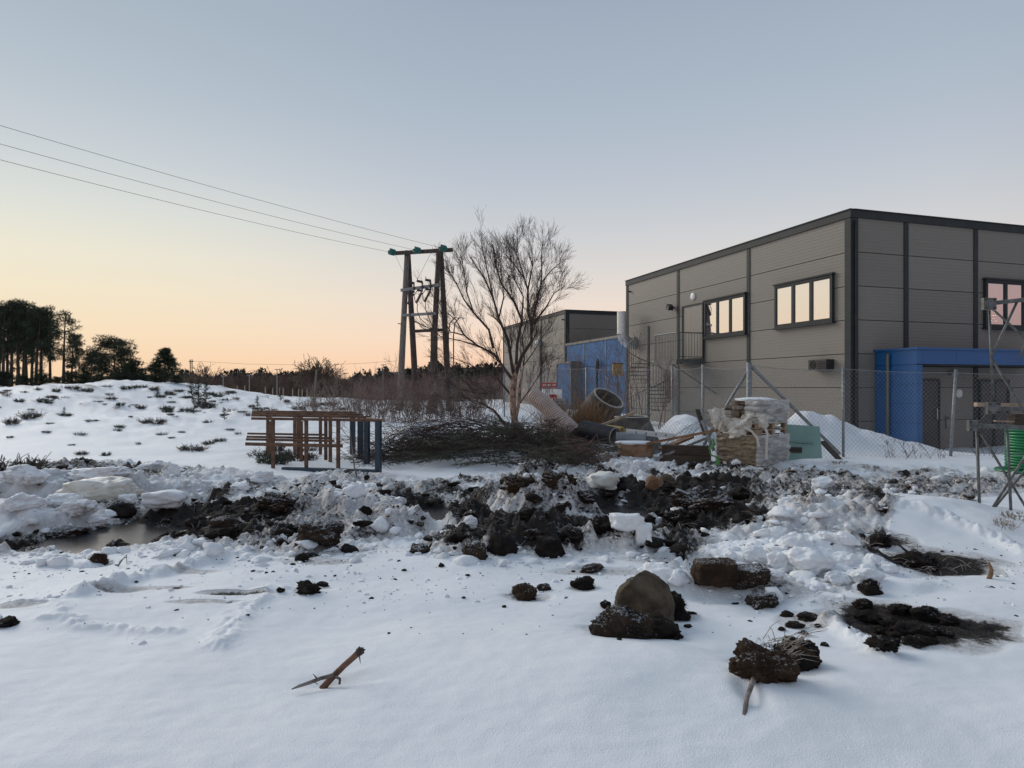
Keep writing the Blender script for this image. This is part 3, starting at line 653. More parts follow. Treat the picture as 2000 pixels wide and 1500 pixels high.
# doors under the porch
a = sR(1800)-.35; b = sR(1833)
fr = MB(); wbox(fr,'R',a,b,1.80,1.86,-.004,.07); wbox(fr,'R',a,a+.06,-.35,1.80,-.004,.068); wbox(fr,'R',b-.06,b,-.35,1.80,-.004,.068)
d2 = fr.build('door', M['trim'], main); wbox(MB(),'R',a+.06,b-.06,-.33,1.80,.002,.05).build('door_leaf', M['dark_door'], d2)
MB().tube([wpt('R',b-.16,.95,.05),wpt('R',b-.16,.95,.10),wpt('R',b-.16,.62,.10),wpt('R',b-.16,.62,.05)],.016,6).build('handle', M['galv'], d2)
wbox(MB(),'R',b+.28,b+.40,.35,.72,-.002,.05).build('key_box', M['galv_dull'], main)
wbox(MB(),'R',b+.30,b+.38,.62,.70,.05,.056).build('key_pad', M['black'], main)
Mx = Matrix.Translation(wpt('R',sR(1873),1.42,.0)) @ NR.to_track_quat('Z','Y').to_matrix().to_4x4()
MB().lathe([(.001,.02),(.13,.02),(.135,.0)], 24, Mx).build('round_sign', M['white'], main)
lp = MB(); wbox(lp,'R',sR(1857)-.1,sR(1857)+.22,1.98,2.08,.0,.12); lp.build('porch_lamp', M['galv_dull'], main)
a, b = sR(1910), sR(1968)
fr = MB(); wbox(fr,'R',a,b,1.78,1.86,-.004,.075); wbox(fr,'R',a,a+.07,-.35,1.78,-.004,.073); wbox(fr,'R',b-.07,b,-.35,1.78,-.004,.073); wbox(fr,'R',(a+b)/2-.05,(a+b)/2+.05,-.35,1.78,-.004,.072)
d3 = fr.build('double_door', M['trim'], main); wbox(MB(),'R',a+.07,(a+b)/2-.05,-.33,1.78,.002,.045).build('door_leaf', M['dark_door'], d3); wbox(MB(),'R',(a+b)/2+.05,b-.07,-.33,1.78,.002,.045).build('door_leaf', M['dark_door'], d3)

# second hall further off and the blue link between the two
C2 = Vector((3.62, 45.8, 0))
back = thing('hall_building', (C2.x, C2.y, -.5), 'smaller looking beige hall far behind the bare birch', 'building')
L2 = s_on(983, C2, EL)
hall(back, C2, L2, [L2/3, L2*2/3], 9.0, [4.5])
Mx = Matrix.Translation(wpt('L',L2/3-.1,4.85,.25,C2))
vent = MB(); vent.lathe([(.001,.30),(.12,.27),(.22,.14),(.24,0),(.22,-.14),(.12,-.27),(.001,-.30)], 16, Mx); vent.build('vent_ball', M['galv'], back, True)
MB().tube([wpt('L',L2/3-.1,4.7,.12,C2),wpt('L',L2/3-.1,-.3,.12,C2)],.05,8).build('downpipe', M['grey_trim'], back)
MB().tube([wpt('L',.35,6.2,.0,C2),wpt('L',.35,6.2,.15,C2)],.05,8).build('overflow_spout', M['trim'], back)
C3 = C2+EL*(-.05)                         # link wall runs from the far hall's corner towards the near hall
link = thing('link_building', (C3.x, C3.y, -.5), 'low pale blue link building between the two beige halls', 'building')
def lk(a, b, z0, z1, o0, o1, m, n, par): return wbox(MB(),'L',a,b,z0,z1,o0,o1,C3).build(n, m, par)
lk(-13.5,-.02,-.5,4.46,-3.0,-.03,M['joint'],'wall_core',link)
bay = [-.05,-3.0,-6.1,-9.2,-13.3]
for i in range(4):
    for z0, z1 in ((-.5,1.35),(1.35,2.9),(2.9,4.40)):
        lk(bay[i+1]+.06,bay[i]-.06,z0+.01,z1-.01,-.03,.0,M['blue_pale'],'panel',link)
    lk(bay[i+1]-.055,bay[i+1]+.055,-.5,4.4,-.03,.02,M['grey_trim'],'cover_strip',link)
lk(-13.4,.0,4.40,4.55,-.2,.05,M['grey_trim'],'roof_edge',link)
bx = thing('blue_annex', tuple(wpt('L',-1.6,-.5,.5,C3)), 'small pale blue box annex with grey edging against the link wall', 'annex')
wbox(MB(),'L',-2.5,-.1,-.5,3.15,.02,.70,C3).build('wall', M['blue_pale'], bx)
for (a,b,z0,z1) in ((-2.55,-.05,3.15,3.27),(-2.56,-2.45,-.5,3.15),(-.15,-.04,-.5,3.15)): wbox(MB(),'L',a,b,z0,z1,.01,.74,C3).build('edging', M['grey_trim'], bx)
pp = [wpt('L',-5.2,-.3,.15,C3),wpt('L',-5.2,3.0,.15,C3),wpt('L',-5.25,3.2,.17,C3),wpt('L',-5.38,3.26,.2,C3),wpt('L',-5.5,3.2,.22,C3),wpt('L',-5.52,2.7,.22,C3)]
MB().tube(pp,.07,8).build('vent_pipe', M['trim'], label='dark hooked vent pipe standing against the pale blue wall', cat='pipe', smooth=True)
# ------------------------------------------------------------------ balcony, spiral stair, duct
bs0, bs1 = sL(1376), sL(1376)+1.75; BD = 1.25; BZ = 2.72
bal = thing('balcony', tuple(wpt('L', bs0, BZ, BD)), 'small galvanised steel balcony below the upstairs door', 'balcony')
wbox(MB(),'L',bs0,bs1,BZ-.05,BZ,.02,BD).build('deck', M['steel_grey'], bal)
for o in (.03, BD-.03): wbox(MB(),'L',bs0,bs1,BZ-.20,BZ-.052,o,o+.05).build('edge_beam', M['steel_grey'], bal)
wbox(MB(),'L',bs0-.03,bs0+.02,BZ-.20,BZ-.052,.03,BD).build('edge_beam', M['steel_grey'], bal)
def rail_run(root, a, b, z0, h, n, r=.013, toprail=.026):
    a, b = Vector(a), Vector(b)
    MB().tube([a+Vector((0,0,z0+h)), b+Vector((0,0,z0+h))], toprail, 6).build('top_rail', M['steel_grey'], root)
    MB().tube([a+Vector((0,0,z0+.10)), b+Vector((0,0,z0+.10))], .014, 5).build('bottom_rail', M['steel_grey'], root)
    for k in range(n+1):
        p = a+(b-a)*k/n; e = k in (0, n)
        MB().tube([p+Vector((0,0,z0)), p+Vector((0,0,z0+h))], .022 if e else r, 5).build('post' if e else 'baluster', M['steel_grey'], root)
zv = lambda v: Vector((v.x, v.y, 0))
rail_run(bal, zv(wpt('L',bs0+.02,0,.06)), zv(wpt('L',bs0+.02,0,BD-.03)), BZ, 1.05, 9)
rail_run(bal, zv(wpt('L',bs0+.06,0,BD-.03)), zv(wpt('L',bs1,0,BD-.03)), BZ, 1.05, 14)
MB().tube([wpt('L',bs0+.5,BZ-.2,BD-.1), wpt('L',bs0-.9,1.35,.06)], .03, 6).build('strut', M['steel_grey'], bal)
MB().tube([wpt('L',bs0+.02,BZ-.2,BD-.06), wpt('L',bs0+.02,-.2,BD-.06)], .045, 8).build('leg', M['steel_grey'], bal)
# spiral stair round a mast at the far end of the balcony
sc = zv(wpt('L', bs1+1.05, 0, 0.95)); zg = H(sc.x, sc.y)
stair = thing('spiral_stair', (sc.x, sc.y, zg), 'galvanised spiral stair winding round a tall mast beside the balcony', 'stair')
MB().tube([(sc.x,sc.y,zg-.1),(sc.x,sc.y,BZ+1.55)], .065, 10).build('mast', M['steel_grey'], stair)
ang0 = math.atan2(-ER.y, -ER.x)+.6; NS = 16; tot = math.radians(400); helix = []
for k in range(NS):
    a0 = ang0-tot+tot*k/NS; a1 = a0+tot/NS*1.02; z = zg+(BZ-zg)*(k+1)/(NS+0.5); mb = MB(); R = .92
    pts = [(.06,a0),(R,a0),(R,(a0+a1)/2),(R,a1),(.06,a1)]
    bot = [(sc.x+r*math.cos(a), sc.y+r*math.sin(a), z-.035) for r, a in pts]; top = [(x,y,z) for x,y,_ in bot]
    mb.add(bot+top, [(4,3,2,1,0),(5,6,7,8,9)]+[(i,(i+1)%5,5+(i+1)%5,5+i) for i in range(5)]); mb.build('tread', M['steel_grey'], stair)
    for j in range(3):
        aj = a0+(a1-a0)*j/3; MB().tube([(sc.x+R*math.cos(aj),sc.y+R*math.sin(aj),z),(sc.x+R*math.cos(aj),sc.y+R*math.sin(aj),z+.95+(BZ-zg)/NS*j/3)], .012, 4).build('baluster', M['steel_grey'], stair)
    helix += [(sc.x+R*math.cos(a0),sc.y+R*math.sin(a0),z+.95),(sc.x+R*math.cos((a0+a1)/2),sc.y+R*math.sin((a0+a1)/2),z+.95+(BZ-zg)/NS/2)]
MB().tube(helix, .022, 6).build('handrail', M['steel_grey'], stair)
# ventilation duct with a bend
ds = sL(1241); o1 = .66; dz0 = 3.72
def dp(o, z): return wpt('L', ds, z, o)
duct = thing('ventilation_duct', tuple(dp(.0, 3.6)), 'shiny galvanised ventilation duct bending upwards beside the wall', 'duct')
bend = [dp(0,dz0),dp(.22,dz0)]+[dp(.22+.44*math.sin(a), dz0+.44*(1-math.cos(a))) for a in (math.radians(k) for k in (22.5,45,67.5,90))]
MB().tube(bend, .27, 20, False).build('elbow', M['galv'], duct)
MB().tube([dp(.66,dz0+.44),dp(.66,dz0+1.48)], .28, 24, False).build('stack_pipe', M['galv'], duct, True)
for p0, p1, r in ((dp(.66,dz0+.42),dp(.66,dz0+.47),.292),(dp(.66,dz0+1.44),dp(.66,dz0+1.485),.288),(dp(.0,dz0),dp(.03,dz0),.31)):
    MB().tube([p0,p1], r, 24, False).build('collar', M['galv'], duct)
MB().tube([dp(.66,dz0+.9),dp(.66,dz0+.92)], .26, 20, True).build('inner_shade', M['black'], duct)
# ochre box on a post before the link wall
p = P(1206,722,36); eb = thing('meter_box', (p.x,p.y,H(p.x,p.y)), 'ochre box on a thin post in front of the blue link wall', 'box')
MB().box(p,(.5,.3,.62)).build('case', M['yellow'], eb); MB().tube([(p.x,p.y,H(p.x,p.y)-.1),(p.x,p.y,p.z)],.05,6).build('post', M['grey_trim'], eb)
MB().box((p.x,p.y,p.z+.33),(.56,.36,.04)).build('lid', M['wood_dark'], eb)

# ------------------------------------------------------------------ power line
def power_pole():
    Y = 38.0; s = Y/F
    def q(px, py, dy=0): 
        v = P(px, py, Y+dy); return v
    gz = 0.35
    root = thing('power_pole', tuple(q(828,800)[:2])+(gz,), 'tall wooden twin A-frame power pole with green insulators', 'power pole')
    legs = [((795,490),(780,800),-.55,'pole_wood'),((797,492),(814,800),.55,'pole_dark'),((857,487),(841,800),-.95,'pole_dark'),((861,489),(878,800),.25,'pole_dark')]
    for (tx,ty),(bx_,by),dy,m in legs:
        a = q(tx,ty,dy*.2); b = q(bx_,by,dy*1.6); b.z = gz-.1
        mid = (a+b)/2
        MB().tube([b,mid,a],[.19,.165,.135],10).build('pole_leg', M[m], root, True)
    MB().beam(q(765,495,-.05),q(884,488,-.85),.16,.20).build('crossarm', M['pole_dark'], root)
    ins = MB
    for k,(px,py,dy) in enumerate(((772,494,-.3),(821,490.5,-.6),(872,486.5,-1.0))):
        c = q(px,py,dy); st = thing_part = MB()
        dirv = (Vector((-15.5,20.6,0))-Vector((c.x,c.y,0))).normalized()
        Mx = Matrix.Translation(c) @ dirv.to_track_quat('Z','Y').to_matrix().to_4x4()
        prof = []
        for j in range(3):
            z = .10+j*.15; prof += [(.035,z),(.17,z+.01),(.185,z+.05),(.06,z+.10)]
        mb = MB(); mb.lathe([(.03,0)]+prof+[(.03,.62)], 14, Mx); mb.build('insulator', M['glass_green'], root, True)
    a1, b1 = q(783,567,-.5), q(860,556,-1.1)
    MB().beam(a1,b1,.10,.16).build('switch_arm', M['galv_dull'], root)
    MB().beam(q(785,616,-.6),q(851,612,-1.2),.10,.15).build('cable_arm', M['galv_dull'], root)
    MB().beam(q(806,647,-.2),q(872,644,-.6),.12,.16).build('tie_beam', M['pole_dark'], root)
    for k in range(3):
        f = .27+.21*k; c = a1.lerp(b1, f)+Vector((0,-.15,0)); sw = MB()
        sw.beam(c+Vector((-.12,0,.34)),c+Vector((.18,0,.28)),.12,.12); sw.beam(c+Vector((.16,0,.30)),c+Vector((.16,0,-.25)),.07,.07); sw.beam(c+Vector((-.12,0,-.16)),c+Vector((.18,0,-.20)),.11,.11)
        sw.tube([c+Vector((-.1,0,.36)),c+Vector((-.1,0,.52))],.02,5)
        w = sw.build('fuse_switch', M['black'], root)
        MB().beam(c+Vector((.14,-.02,-.28)),c+Vector((-.16,-.02,-.85)),.11,.11).build('arrester', M['pole_dark'], w)
        loop = [c+Vector((-.12,0,-.2)),c+Vector((-.28,0,-.45)),c+Vector((-.22,0,-.8)),c+Vector((-.1,0,-.92)),c+Vector((-.12,0,-1.25)),c+Vector((.05,0,-1.7))]
        e = q(846,643,-1.0)
        loop += [c.lerp(e,.75)+Vector((.05,0,-.5)), e]
        MB().tube(loop,.022,5,False).build('cable', M['wire'], w)
    g0 = q(848,640,-1.05); MB().beam((g0.x,g0.y,gz),(g0.x,g0.y,g0.z),.36,.20).build('cable_guard', M['pole_dark'], root)
    for dx_, rr in ((0,.0),(.28,.0)):
        c = q(876,650,-.3); pts = [(c.x+dx_,c.y,gz),(c.x+dx_,c.y,c.z-.1),(c.x+dx_+.08,c.y,c.z+.55),(c.x+dx_+.35,c.y,c.z+.85),(c.x+dx_+.6,c.y,c.z+.8)]
        MB().tube(pts,.035,6,False).build('cable_hose', M['wire'], root)
    MB().tube([q(777,632,-.6),q(786,633,-.6)],.025,5).build('step_bolt', M['wire'], root)
    for a_, b_ in (((770,494),(801,560)),((846,486),(812,552))): MB().tube([q(*a_,-.4),q(*b_,-.9)],.008,4).build('jumper_wire', M['wire'], root)
    return root
power_pole()
for k,(a,b,lab) in enumerate((((872,486.5),(0,245),'uppermost of the three overhead power wires'),((821,490.5),(0,281),'middle one of the three overhead power wires'),((770,494),(0,312),'lowest of the three overhead power wires'))):
    A = P(*a,37.3); B = P(*b,20.6); pts = []
    for j in range(41):
        t = 1.75*j/40; p = A.lerp(B, t) if t <= 1 else A+(B-A)*t
        p.z -= .42*4*t*(1.9-t)/3.6; 
        if True: p.z += .42*4*1*(.9)/3.6*t
        pts.append(p)
    MB().tube(pts,.0075,5,False).build('power_wire', M['wire'], label=lab, cat='wire', group='overhead power wires')

# ------------------------------------------------------------------ steel rack of rust-brown posts
def rack():
    A = Vector((*flat(534,915),0)); B = Vector((*flat(739,921),0)); zz = H((A.x+B.x)/2, A.y)
    dv = Vector((-.366,.931,0)); ux = (B-A).normalized(); W = (B-A).length
    root = thing('steel_rack', (A.x,A.y,zz), 'rust brown and dark blue steel rack of posts standing in snow', 'rack')
    cs = [0, W*.325, W*.63, W]; rows = [0, 1.3, 2.15, 3.3]
    for i, c in enumerate(cs):
        for j, d in enumerate(rows):
            p = A+ux*c+dv*d; g = H(p.x,p.y); w = .062 if i < 3 else .095
            Mz = Matrix.Rotation(math.atan2(ux.y,ux.x),3,'Z')
            if i < 3: # angle-iron posts
                mb = MB(); mb.box((p.x,p.y,(g+.965)/2-.04),(w,.02,.965-g+.08),Mz); q2 = p+dv*.041; q2 = q2-ux*.021
                mb.box((q2.x,q2.y,(g+.965)/2-.04),(.02,.06,.965-g+.08),Mz); mb.build('post', M['rust'], root)
            else: MB().box((p.x,p.y,(g+.965)/2-.04),(w,.11,.965-g+.08),Mz).build('post', M['steel_blue'], root)
    for j, d in enumerate(rows):
        z = .985+.012*j; a = A+ux*(-.48+.02*j)+dv*(d-.01); b = A+ux*(W+.06)+dv*(d-.01)
        MB().beam((a.x,a.y,z),(b.x,b.y,z-.01),.05,.05).build('top_rail', M['rust'], root)
        zl = .48; a = A+ux*(-.62+.02*j)+dv*(d-.075); b = A+ux*(W*.63+.07)+dv*(d-.075)
        MB().beam((a.x,a.y,zl),(b.x,b.y,zl),.03,.065 if j == 0 else .05).build('lower_rail', M['rust'], root)
    for c in (cs[0], cs[1]):
        a = A+ux*(c-.02); b = a+dv*1.3; MB().beam((a.x,a.y,.93),(b.x,b.y,.93),.09,.012).build('cross_plate', M['galv_dull'], root)
    a = A+ux*W; b = a+dv*3.3; MB().beam((a.x,a.y,.96),(b.x,b.y,.96),.06,.06).build('side_rail', M['rust'], root)
    a = A+ux*(W*.1); b = A+ux*W; MB().beam((a.x,a.y-.03,zz+.03),(b.x,b.y-.03,zz+.03),.12,.07).build('base_rail', M['steel_blue'], root)
rack()
# thin bent sapling before the rack
g = gp(698,930); top = P(684,840,g.y+.15)
MB().tube([g-Vector((0,0,.05)),g+Vector((-.05,0,.15)),P(688,880,g.y+.1),top],[.016,.014,.010,.006],5).build('bent_stick', M['grey_twig'], label='thin bent grey stick upright in front of the blue posts', cat='stick', smooth=True)

# ------------------------------------------------------------------ fence
def chain(mb, S, nu, nv, r=.0034):
    """diamond mesh over S(u, v), u and v in cells"""
    for i in range(nu):
        sgn = 1 if i % 2 else -1
        pts = [S(i+.5+(.5 if (j+i) % 2 else -.5)*1.04, j) for j in range(nv+1)]
        mb.tube(pts, r, 3, False)
def fence_mesh(root, a, b, z0, z1, cell=.052, sag=0.0, r=.0034, lean=0.0):
    a, b = Vector(a), Vector(b); L = (b-a).length; nu = int(L/cell); nv = int((z1[0]-z0)/cell); mb = MB()
    def S(u, v):
        t = u/nu; p = a.lerp(b, t); f = v/nv; g = z0+0.0
        zt = z1[0]+(z1[1]-z1[0])*t-sag*4*t*(1-t)
        w = 0.02*math.sin(t*9+f*3); n = Vector((-(b-a).y,(b-a).x,0)).normalized()
        return Vector((p.x,p.y,g+(zt-g)*f))+n*(w+lean*f)
    chain(mb, S, nu, nv, r)
    o = mb.build('chain_link', M['galv_dull'], root, kind='stuff')
    n = 24
    MB().tube([S(nu*k/n, nv) for k in range(n+1)], .005, 4, False).build('line_wire', M['galv_dull'], root)
fc = Vector((P(1463,757,15.1).x, 15.1, 0))
fr_ = thing('chain_link_fence', (fc.x, fc.y, 0), 'galvanised chain link fence before the porch with strutted corner post', 'fence')
MB().tube([(fc.x,fc.y,-.1),(fc.x,fc.y,2.16)],.055,10).build('corner_post', M['galv_dull'], fr_, True)
p2_ = P(1647,757,15.5); p3_ = P(1862,757,15.8); p4_ = P(2060,757,16.0)
MB().tube([(p2_.x,p2_.y,-.1),(p2_.x,p2_.y,2.06)],.032,8).build('post', M['galv_dull'], fr_, True)
MB().tube([(p3_.x-.07,p3_.y,-.1),(p3_.x+.06,p3_.y,2.02)],.034,8).build('post', M['galv_dull'], fr_, True)
MB().tube([(p4_.x,p4_.y,-.1),(p4_.x,p4_.y,1.98)],.032,8).build('post', M['galv_dull'], fr_, True)
MB().tube([(fc.x+.04,fc.y,2.08),(P(1640,757,15.45).x,15.45,.1)],.038,8).build('brace', M['galv_dull'], fr_, True)
bl = P(1405,757,16.0); MB().tube([(fc.x-.03,fc.y+.03,1.95),(bl.x,bl.y,.9),(P(1370,757,16.5).x,16.5,.1)],.036,8).build('brace', M['galv_dull'], fr_, True)
fence_mesh(fr_, (fc.x,fc.y,0), (p2_.x,p2_.y,0), .02, (2.10,2.03), sag=.06)
fence_mesh(fr_, (p2_.x,p2_.y,0), (p3_.x,p3_.y,0), .0, (2.03,1.95), sag=.03)
fence_mesh(fr_, (p3_.x,p3_.y,0), (p4_.x,p4_.y,0), .0, (1.95,1.92), sag=.03)
# the run that goes off to the left behind the debris
f2 = thing('chain_link_fence', (4.2, 19, 0), 'older chain link fence running off behind the concrete rings', 'fence')
run = [Vector((fc.x-.02,fc.y+.08,0)), Vector((P(1373,757,17.2).x,17.2,0)), Vector((P(1313,757,19.6).x,19.6,0)), Vector((P(1145,757,25).x,25,0)), Vector((P(1062,757,30).x,30,0)), Vector((P(985,757,34).x,34,0))]
tops = [2.05,2.12,2.15,2.3,2.5,2.6]
for i, p in enumerate(run):
    if i: MB().tube([(p.x,p.y,-.1),(p.x,p.y,tops[i]+.06)],.035,8).build('post', M['galv_dull'], f2, True)
    if i < len(run)-1: fence_mesh(f2, p, run[i+1], .1, (tops[i],tops[i+1]), cell=.055 if i < 2 else .09, sag=.05, r=.0034 if i < 2 else .005)
# slack length of mesh slumped over the debris
sl = MB(); A_ = P(1290,812,15.6); 
def S(u, v):
    t, f = u/46, v/26
    x = 2.9+1.9*t; y = 15.4-.9*f+.15*math.sin(t*7); z = .12+.55*t+.42*(1-f)+.16*math.sin(t*8+f*5)+.12*math.sin(f*9+t*3)
    return Vector((x, y, z))
chain(sl, S, 46, 26, .003)
sl.build('slumped_mesh', M['galv_dull'], label='slack chain link mesh slumped over the debris behind the planks', cat='mesh', kind='stuff')
# ------------------------------------------------------------------ vegetation
V = Vector
def rvec(rng): return V((rng.uniform(-1,1), rng.uniform(-1,1), rng.uniform(-1,1)))
def grow(mb, p, d, length, r, level, rng, kids, up=.10, wob=.16, nseg=4, rmin=.0035, tip=.35):
    pts = [p]; rad = [r]; d = d.normalized(); dirs = [d]
    for i in range(nseg):
        d = (d+rvec(rng)*wob+V((0,0,up))).normalized(); p = p+d*(length/nseg); pts.append(p); rad.append(max(rmin, r*(1-(1-tip)*(i+1)/nseg))); dirs.append(d)
    mb.tube(pts, rad, 5 if r > .02 else 3, False)
    if level <= 0: return
    n = kids[level-1]
    for k in range(n):
        t = rng.uniform(.22, 1.0); f = t*nseg; i = min(nseg-1, int(f)); bp = pts[i].lerp(pts[i+1], f-i)
        side = dirs[i].cross(rvec(rng))
        if side.length < 1e-3: continue
        side.normalize(); nd = dirs[i]*rng.uniform(.75,1.1)+side*rng.uniform(.45,.85)
        grow(mb, bp, nd, length*rng.uniform(.38,.62)*(1.15-.4*t), max(rmin, rad[i]*.55), level-1, rng, kids, up, wob, max(2, nseg-1), rmin, tip)

def birch():
    Y = 17.4; rng = random.Random(5); g = P(1008,866,Y); g.z = H(g.x,g.y)
    root = thing('birch_tree', tuple(g), 'tall bare birch with spreading crown rising from the brush pile', 'tree')
    def line(pts, dy=0, amp=0):
        n = len(pts); return [P(x,y,Y+dy*i/(n-1)) for i,(x,y) in enumerate(pts)]
    tr = MB(); t0 = line([(1012,880),(1010,850),(1004,815),(1001,785),(1002,758),(1006,730),(1008,712)])
    tr.tube(t0, [.125,.105,.095,.088,.082,.075,.06], 10); 
    t1 = line([(1008,868),(992,838),(966,803),(938,786)],.5); tr.tube(t1,[.06,.05,.036,.026],7)
    t2 = line([(1004,830),(1012,795),(1014,760),(1022,715)],-.4); tr.tube(t2,[.05,.045,.04,.03],7)
    tr.build('trunk', M['birch'], root, True)
    limbs = [
     ([(1006,735),(1020,692),(1038,662),(1038,626),(1031,592),(1031,545),(1025,521),(1006,489),(987,464)],-.6,.055),
     ([(1038,626),(1046,583),(1059,528),(1059,464),(1062,435)],.5,.034),([(1040,624),(1070,583),(1087,553),(1108,538)],-.7,.028),([(1059,528),(1080,502),(1106,478)],.8,.022),
     ([(1031,545),(1040,490),(1038,440)],-.5,.024),([(1025,521),(1012,470),(1010,428)],.5,.02),
     ([(1008,720),(1010,667),(1019,613),(1004,571),(978,528),(967,480),(962,440)],.7,.048),([(1019,613),(1022,560),(1000,510),(995,455)],-.4,.026),
     ([(1003,730),(999,709),(993,660),(974,609),(963,562),(946,517),(918,470)],-.9,.05),([(963,562),(957,528),(944,460),(938,428)],.6,.026),([(974,609),(984,560),(978,500),(980,450)],.4,.024),
     ([(1003,745),(985,720),(965,690),(933,671),(906,647),(891,613),(868,592)],.9,.045),([(933,671),(900,660),(860,650),(838,628)],.4,.022),
     ([(963,677),(955,635),(925,596),(906,566),(891,528),(876,502)],-.5,.034),([(925,596),(912,550),(906,500),(900,468)],.5,.022),([(906,647),(880,640),(862,600),(850,560)],-.7,.018),
     ([(998,772),(971,738),(952,730),(916,711),(873,694)],.5,.032),([(990,834),(964,800),(930,783),(892,781)],-.4,.024),([(1000,846),(952,829),(904,814),(870,808)],.6,.020),
     ([(1010,795),(1036,759),(1058,728),(1072,702)],-.5,.018),([(1014,760),(1024,700),(1020,650),(1032,600),(1052,560)],.4,.026),([(1022,715),(1045,680),(1062,650),(1080,625)],.3,.018),
     ([(985,720),(975,760),(940,770),(900,760)],-.6,.016),([(952,730),(930,740),(890,735),(855,725)],.3,.014)]
    cr = MB()
    def twig(p, d, L, r, lvl):
        nseg = 4 if lvl == 2 else 3; pts = [p]; rad = [r]; dirs = []
        for k in range(nseg):
            d = (d+rvec(rng)*.07+V((0,0,.07))).normalized(); dirs.append(d); p = p+d*L/nseg; pts.append(p); rad.append(max(.0022, r*(1-.6*(k+1)/nseg)))
        cr.tube(pts, rad, 4 if r > .008 else 3, False)
        if lvl == 0: return
        for k in range((0,4,5)[lvl]):
            t = rng.uniform(.12,.92)*nseg; i = min(nseg-1,int(t)); b = pts[i].lerp(pts[i+1],t-i); s = dirs[i].cross(rvec(rng)).normalized()
            twig(b, dirs[i]+s*rng.uniform(.28,.6), L*rng.uniform(.42,.68), max(.0024, rad[i]*.6), lvl-1)
    for pts, dy, r0 in limbs:
        low = pts[-1][1] > 690
        pts = [(x if x < 1050 else 1050+(x-1050)*.85, y if y > 700 else 700-(700-y)*.86) for x, y in pts]
        L = line(pts, dy*1.5); n = len(L)
        cr.tube(L, [max(.006, r0*(1-.80*i/(n-1))) for i in range(n)], 6 if r0 > .03 else 5, False)
        tot = sum((L[i+1]-L[i]).length for i in range(n-1))
        for k in range(int(tot*7)+4):
            t = rng.uniform(.18,.98)*(n-1); i = min(n-2,int(t)); bp = L[i].lerp(L[i+1], t-i); ax = (L[i+1]-L[i]).normalized(); sd_ = ax.cross(rvec(rng)).normalized(); f = t/(n-1)
            twig(bp, ax+sd_*rng.uniform(.35,.75)+V((0,0,.12 if not low else 0)), rng.uniform(.45,.82)*(1.1-.35*f), max(.0042, r0*.24*(1.1-f)), 2)
    cr.build('crown', M['bark'], root)
birch()

def clump(name, label, cat, group, px, py, n, h, spread, mats, seed, depth=None, twigs=(3,5), lean=.45, rmin=.0048, r0=.010, curve=.05):
    rng = random.Random(seed); g = gp(px, py) if depth is None else V(((px-1000)/F*depth, depth, H((px-1000)/F*depth, depth)))
    mb = MB()
    for k in range(n):
        a = rng.uniform(0,6.283); rr = spread*math.sqrt(rng.random()); b = g+V((math.cos(a)*rr, math.sin(a)*rr, 0)); b.z = g.z-.08
        d = V((math.cos(a)*rr/spread*lean+rng.uniform(-.18,.18), math.sin(a)*rr/spread*lean+rng.uniform(-.18,.18), 1))
        grow(mb, b, d, h*rng.uniform(.25,1.05), r0*rng.uniform(.7,1.3), 1 if len(twigs) == 1 else 2, rng, twigs, curve, .10, 4, rmin)
    return mb.build(name, M[mats], label=label, cat=cat, group=group)
sc_ = [(628,812,60,.95,1.0,'willow_pale'),(668,815,80,1.25,1.2,'willow_pale'),(712,818,90,1.55,1.3,'willow'),(756,822,90,1.8,1.3,'willow_pale'),(800,822,90,1.9,1.3,'willow'),(842,824,90,1.9,1.2,'willow_pale'),(884,822,80,1.8,1.2,'willow'),(926,818,70,1.7,1.2,'willow_pale'),
       (700,794,50,1.6,1.6,'willow_pale'),(752,790,60,2.2,1.7,'willow'),(808,790,60,2.4,1.7,'willow'),(866,790,60,2.4,1.7,'willow'),(920,790,55,2.2,1.7,'willow'),(964,795,50,2.2,1.3,'willow'),(1080,800,45,1.6,1.0,'willow')]
for i,(px,py,n,h,s,m) in enumerate(sc_):
    clump('willow_shrub', 'bare reddish willow shrub in the thicket beneath the power pole' if px < 1000 else 'bare willow shrub behind the pale corrugated pipe', 'shrub', 'leafless willow shrubs' if px < 1000 else None, px, py, int(n*.62), h*(.85,1.1,.95)[i % 3], s, m, 100+i)
for i,(px,h,dep,lab) in enumerate(((1152,3.0,23,'bare sapling leftmost before the blue link wall'),(1192,2.7,22,'bare sapling before the middle of the blue link wall'),(1222,3.2,21.5,'tall bare sapling in front of the galvanised duct'),(1255,2.5,20.5,'bare sapling beside the spiral stair'),(1062,3.2,23,'bare sapling in front of the far hall'),(1300,1.5,18.8,'small bare sapling before the foot of the balcony'))):
    rng = random.Random(300+i); x = (px-1000)/F*dep; g = V((x,dep,H(x,dep)-.05)); mb = MB()
    for k in range(3):
        grow(mb, g+V((rng.uniform(-.25,.25),rng.uniform(-.25,.25),0)), V((rng.uniform(-.3,.3),rng.uniform(-.3,.3),1)), h*rng.uniform(.7,1.05), .015, 3, rng, (2,3,6), .07, .10, 5, .0034)
    mb.build('bare_sapling', M['willow'], label=lab, cat='sapling')
for i,(px,py,n,h,s) in enumerate(((1105,838,260,1.15,.65),(1140,836,220,1.2,.55))):
    clump('reed_clump', ('dry orange brown reed clump behind the brush pile', 'dry reed clump against the tilted concrete ring')[i], 'reeds', None, px, py, n, h, s, 'reed', 330+i, depth=17.8, twigs=(2,), lean=.25, rmin=.004, r0=.006, curve=.0)
clump('dead_shrub', 'tangled bare shrub hanging at the fence right of the slack mesh', 'shrub', None, 1400, 850, 6, 1.0, .25, 'bark', 345, depth=16.4, twigs=(2,3), lean=.9, rmin=.003, r0=.008)
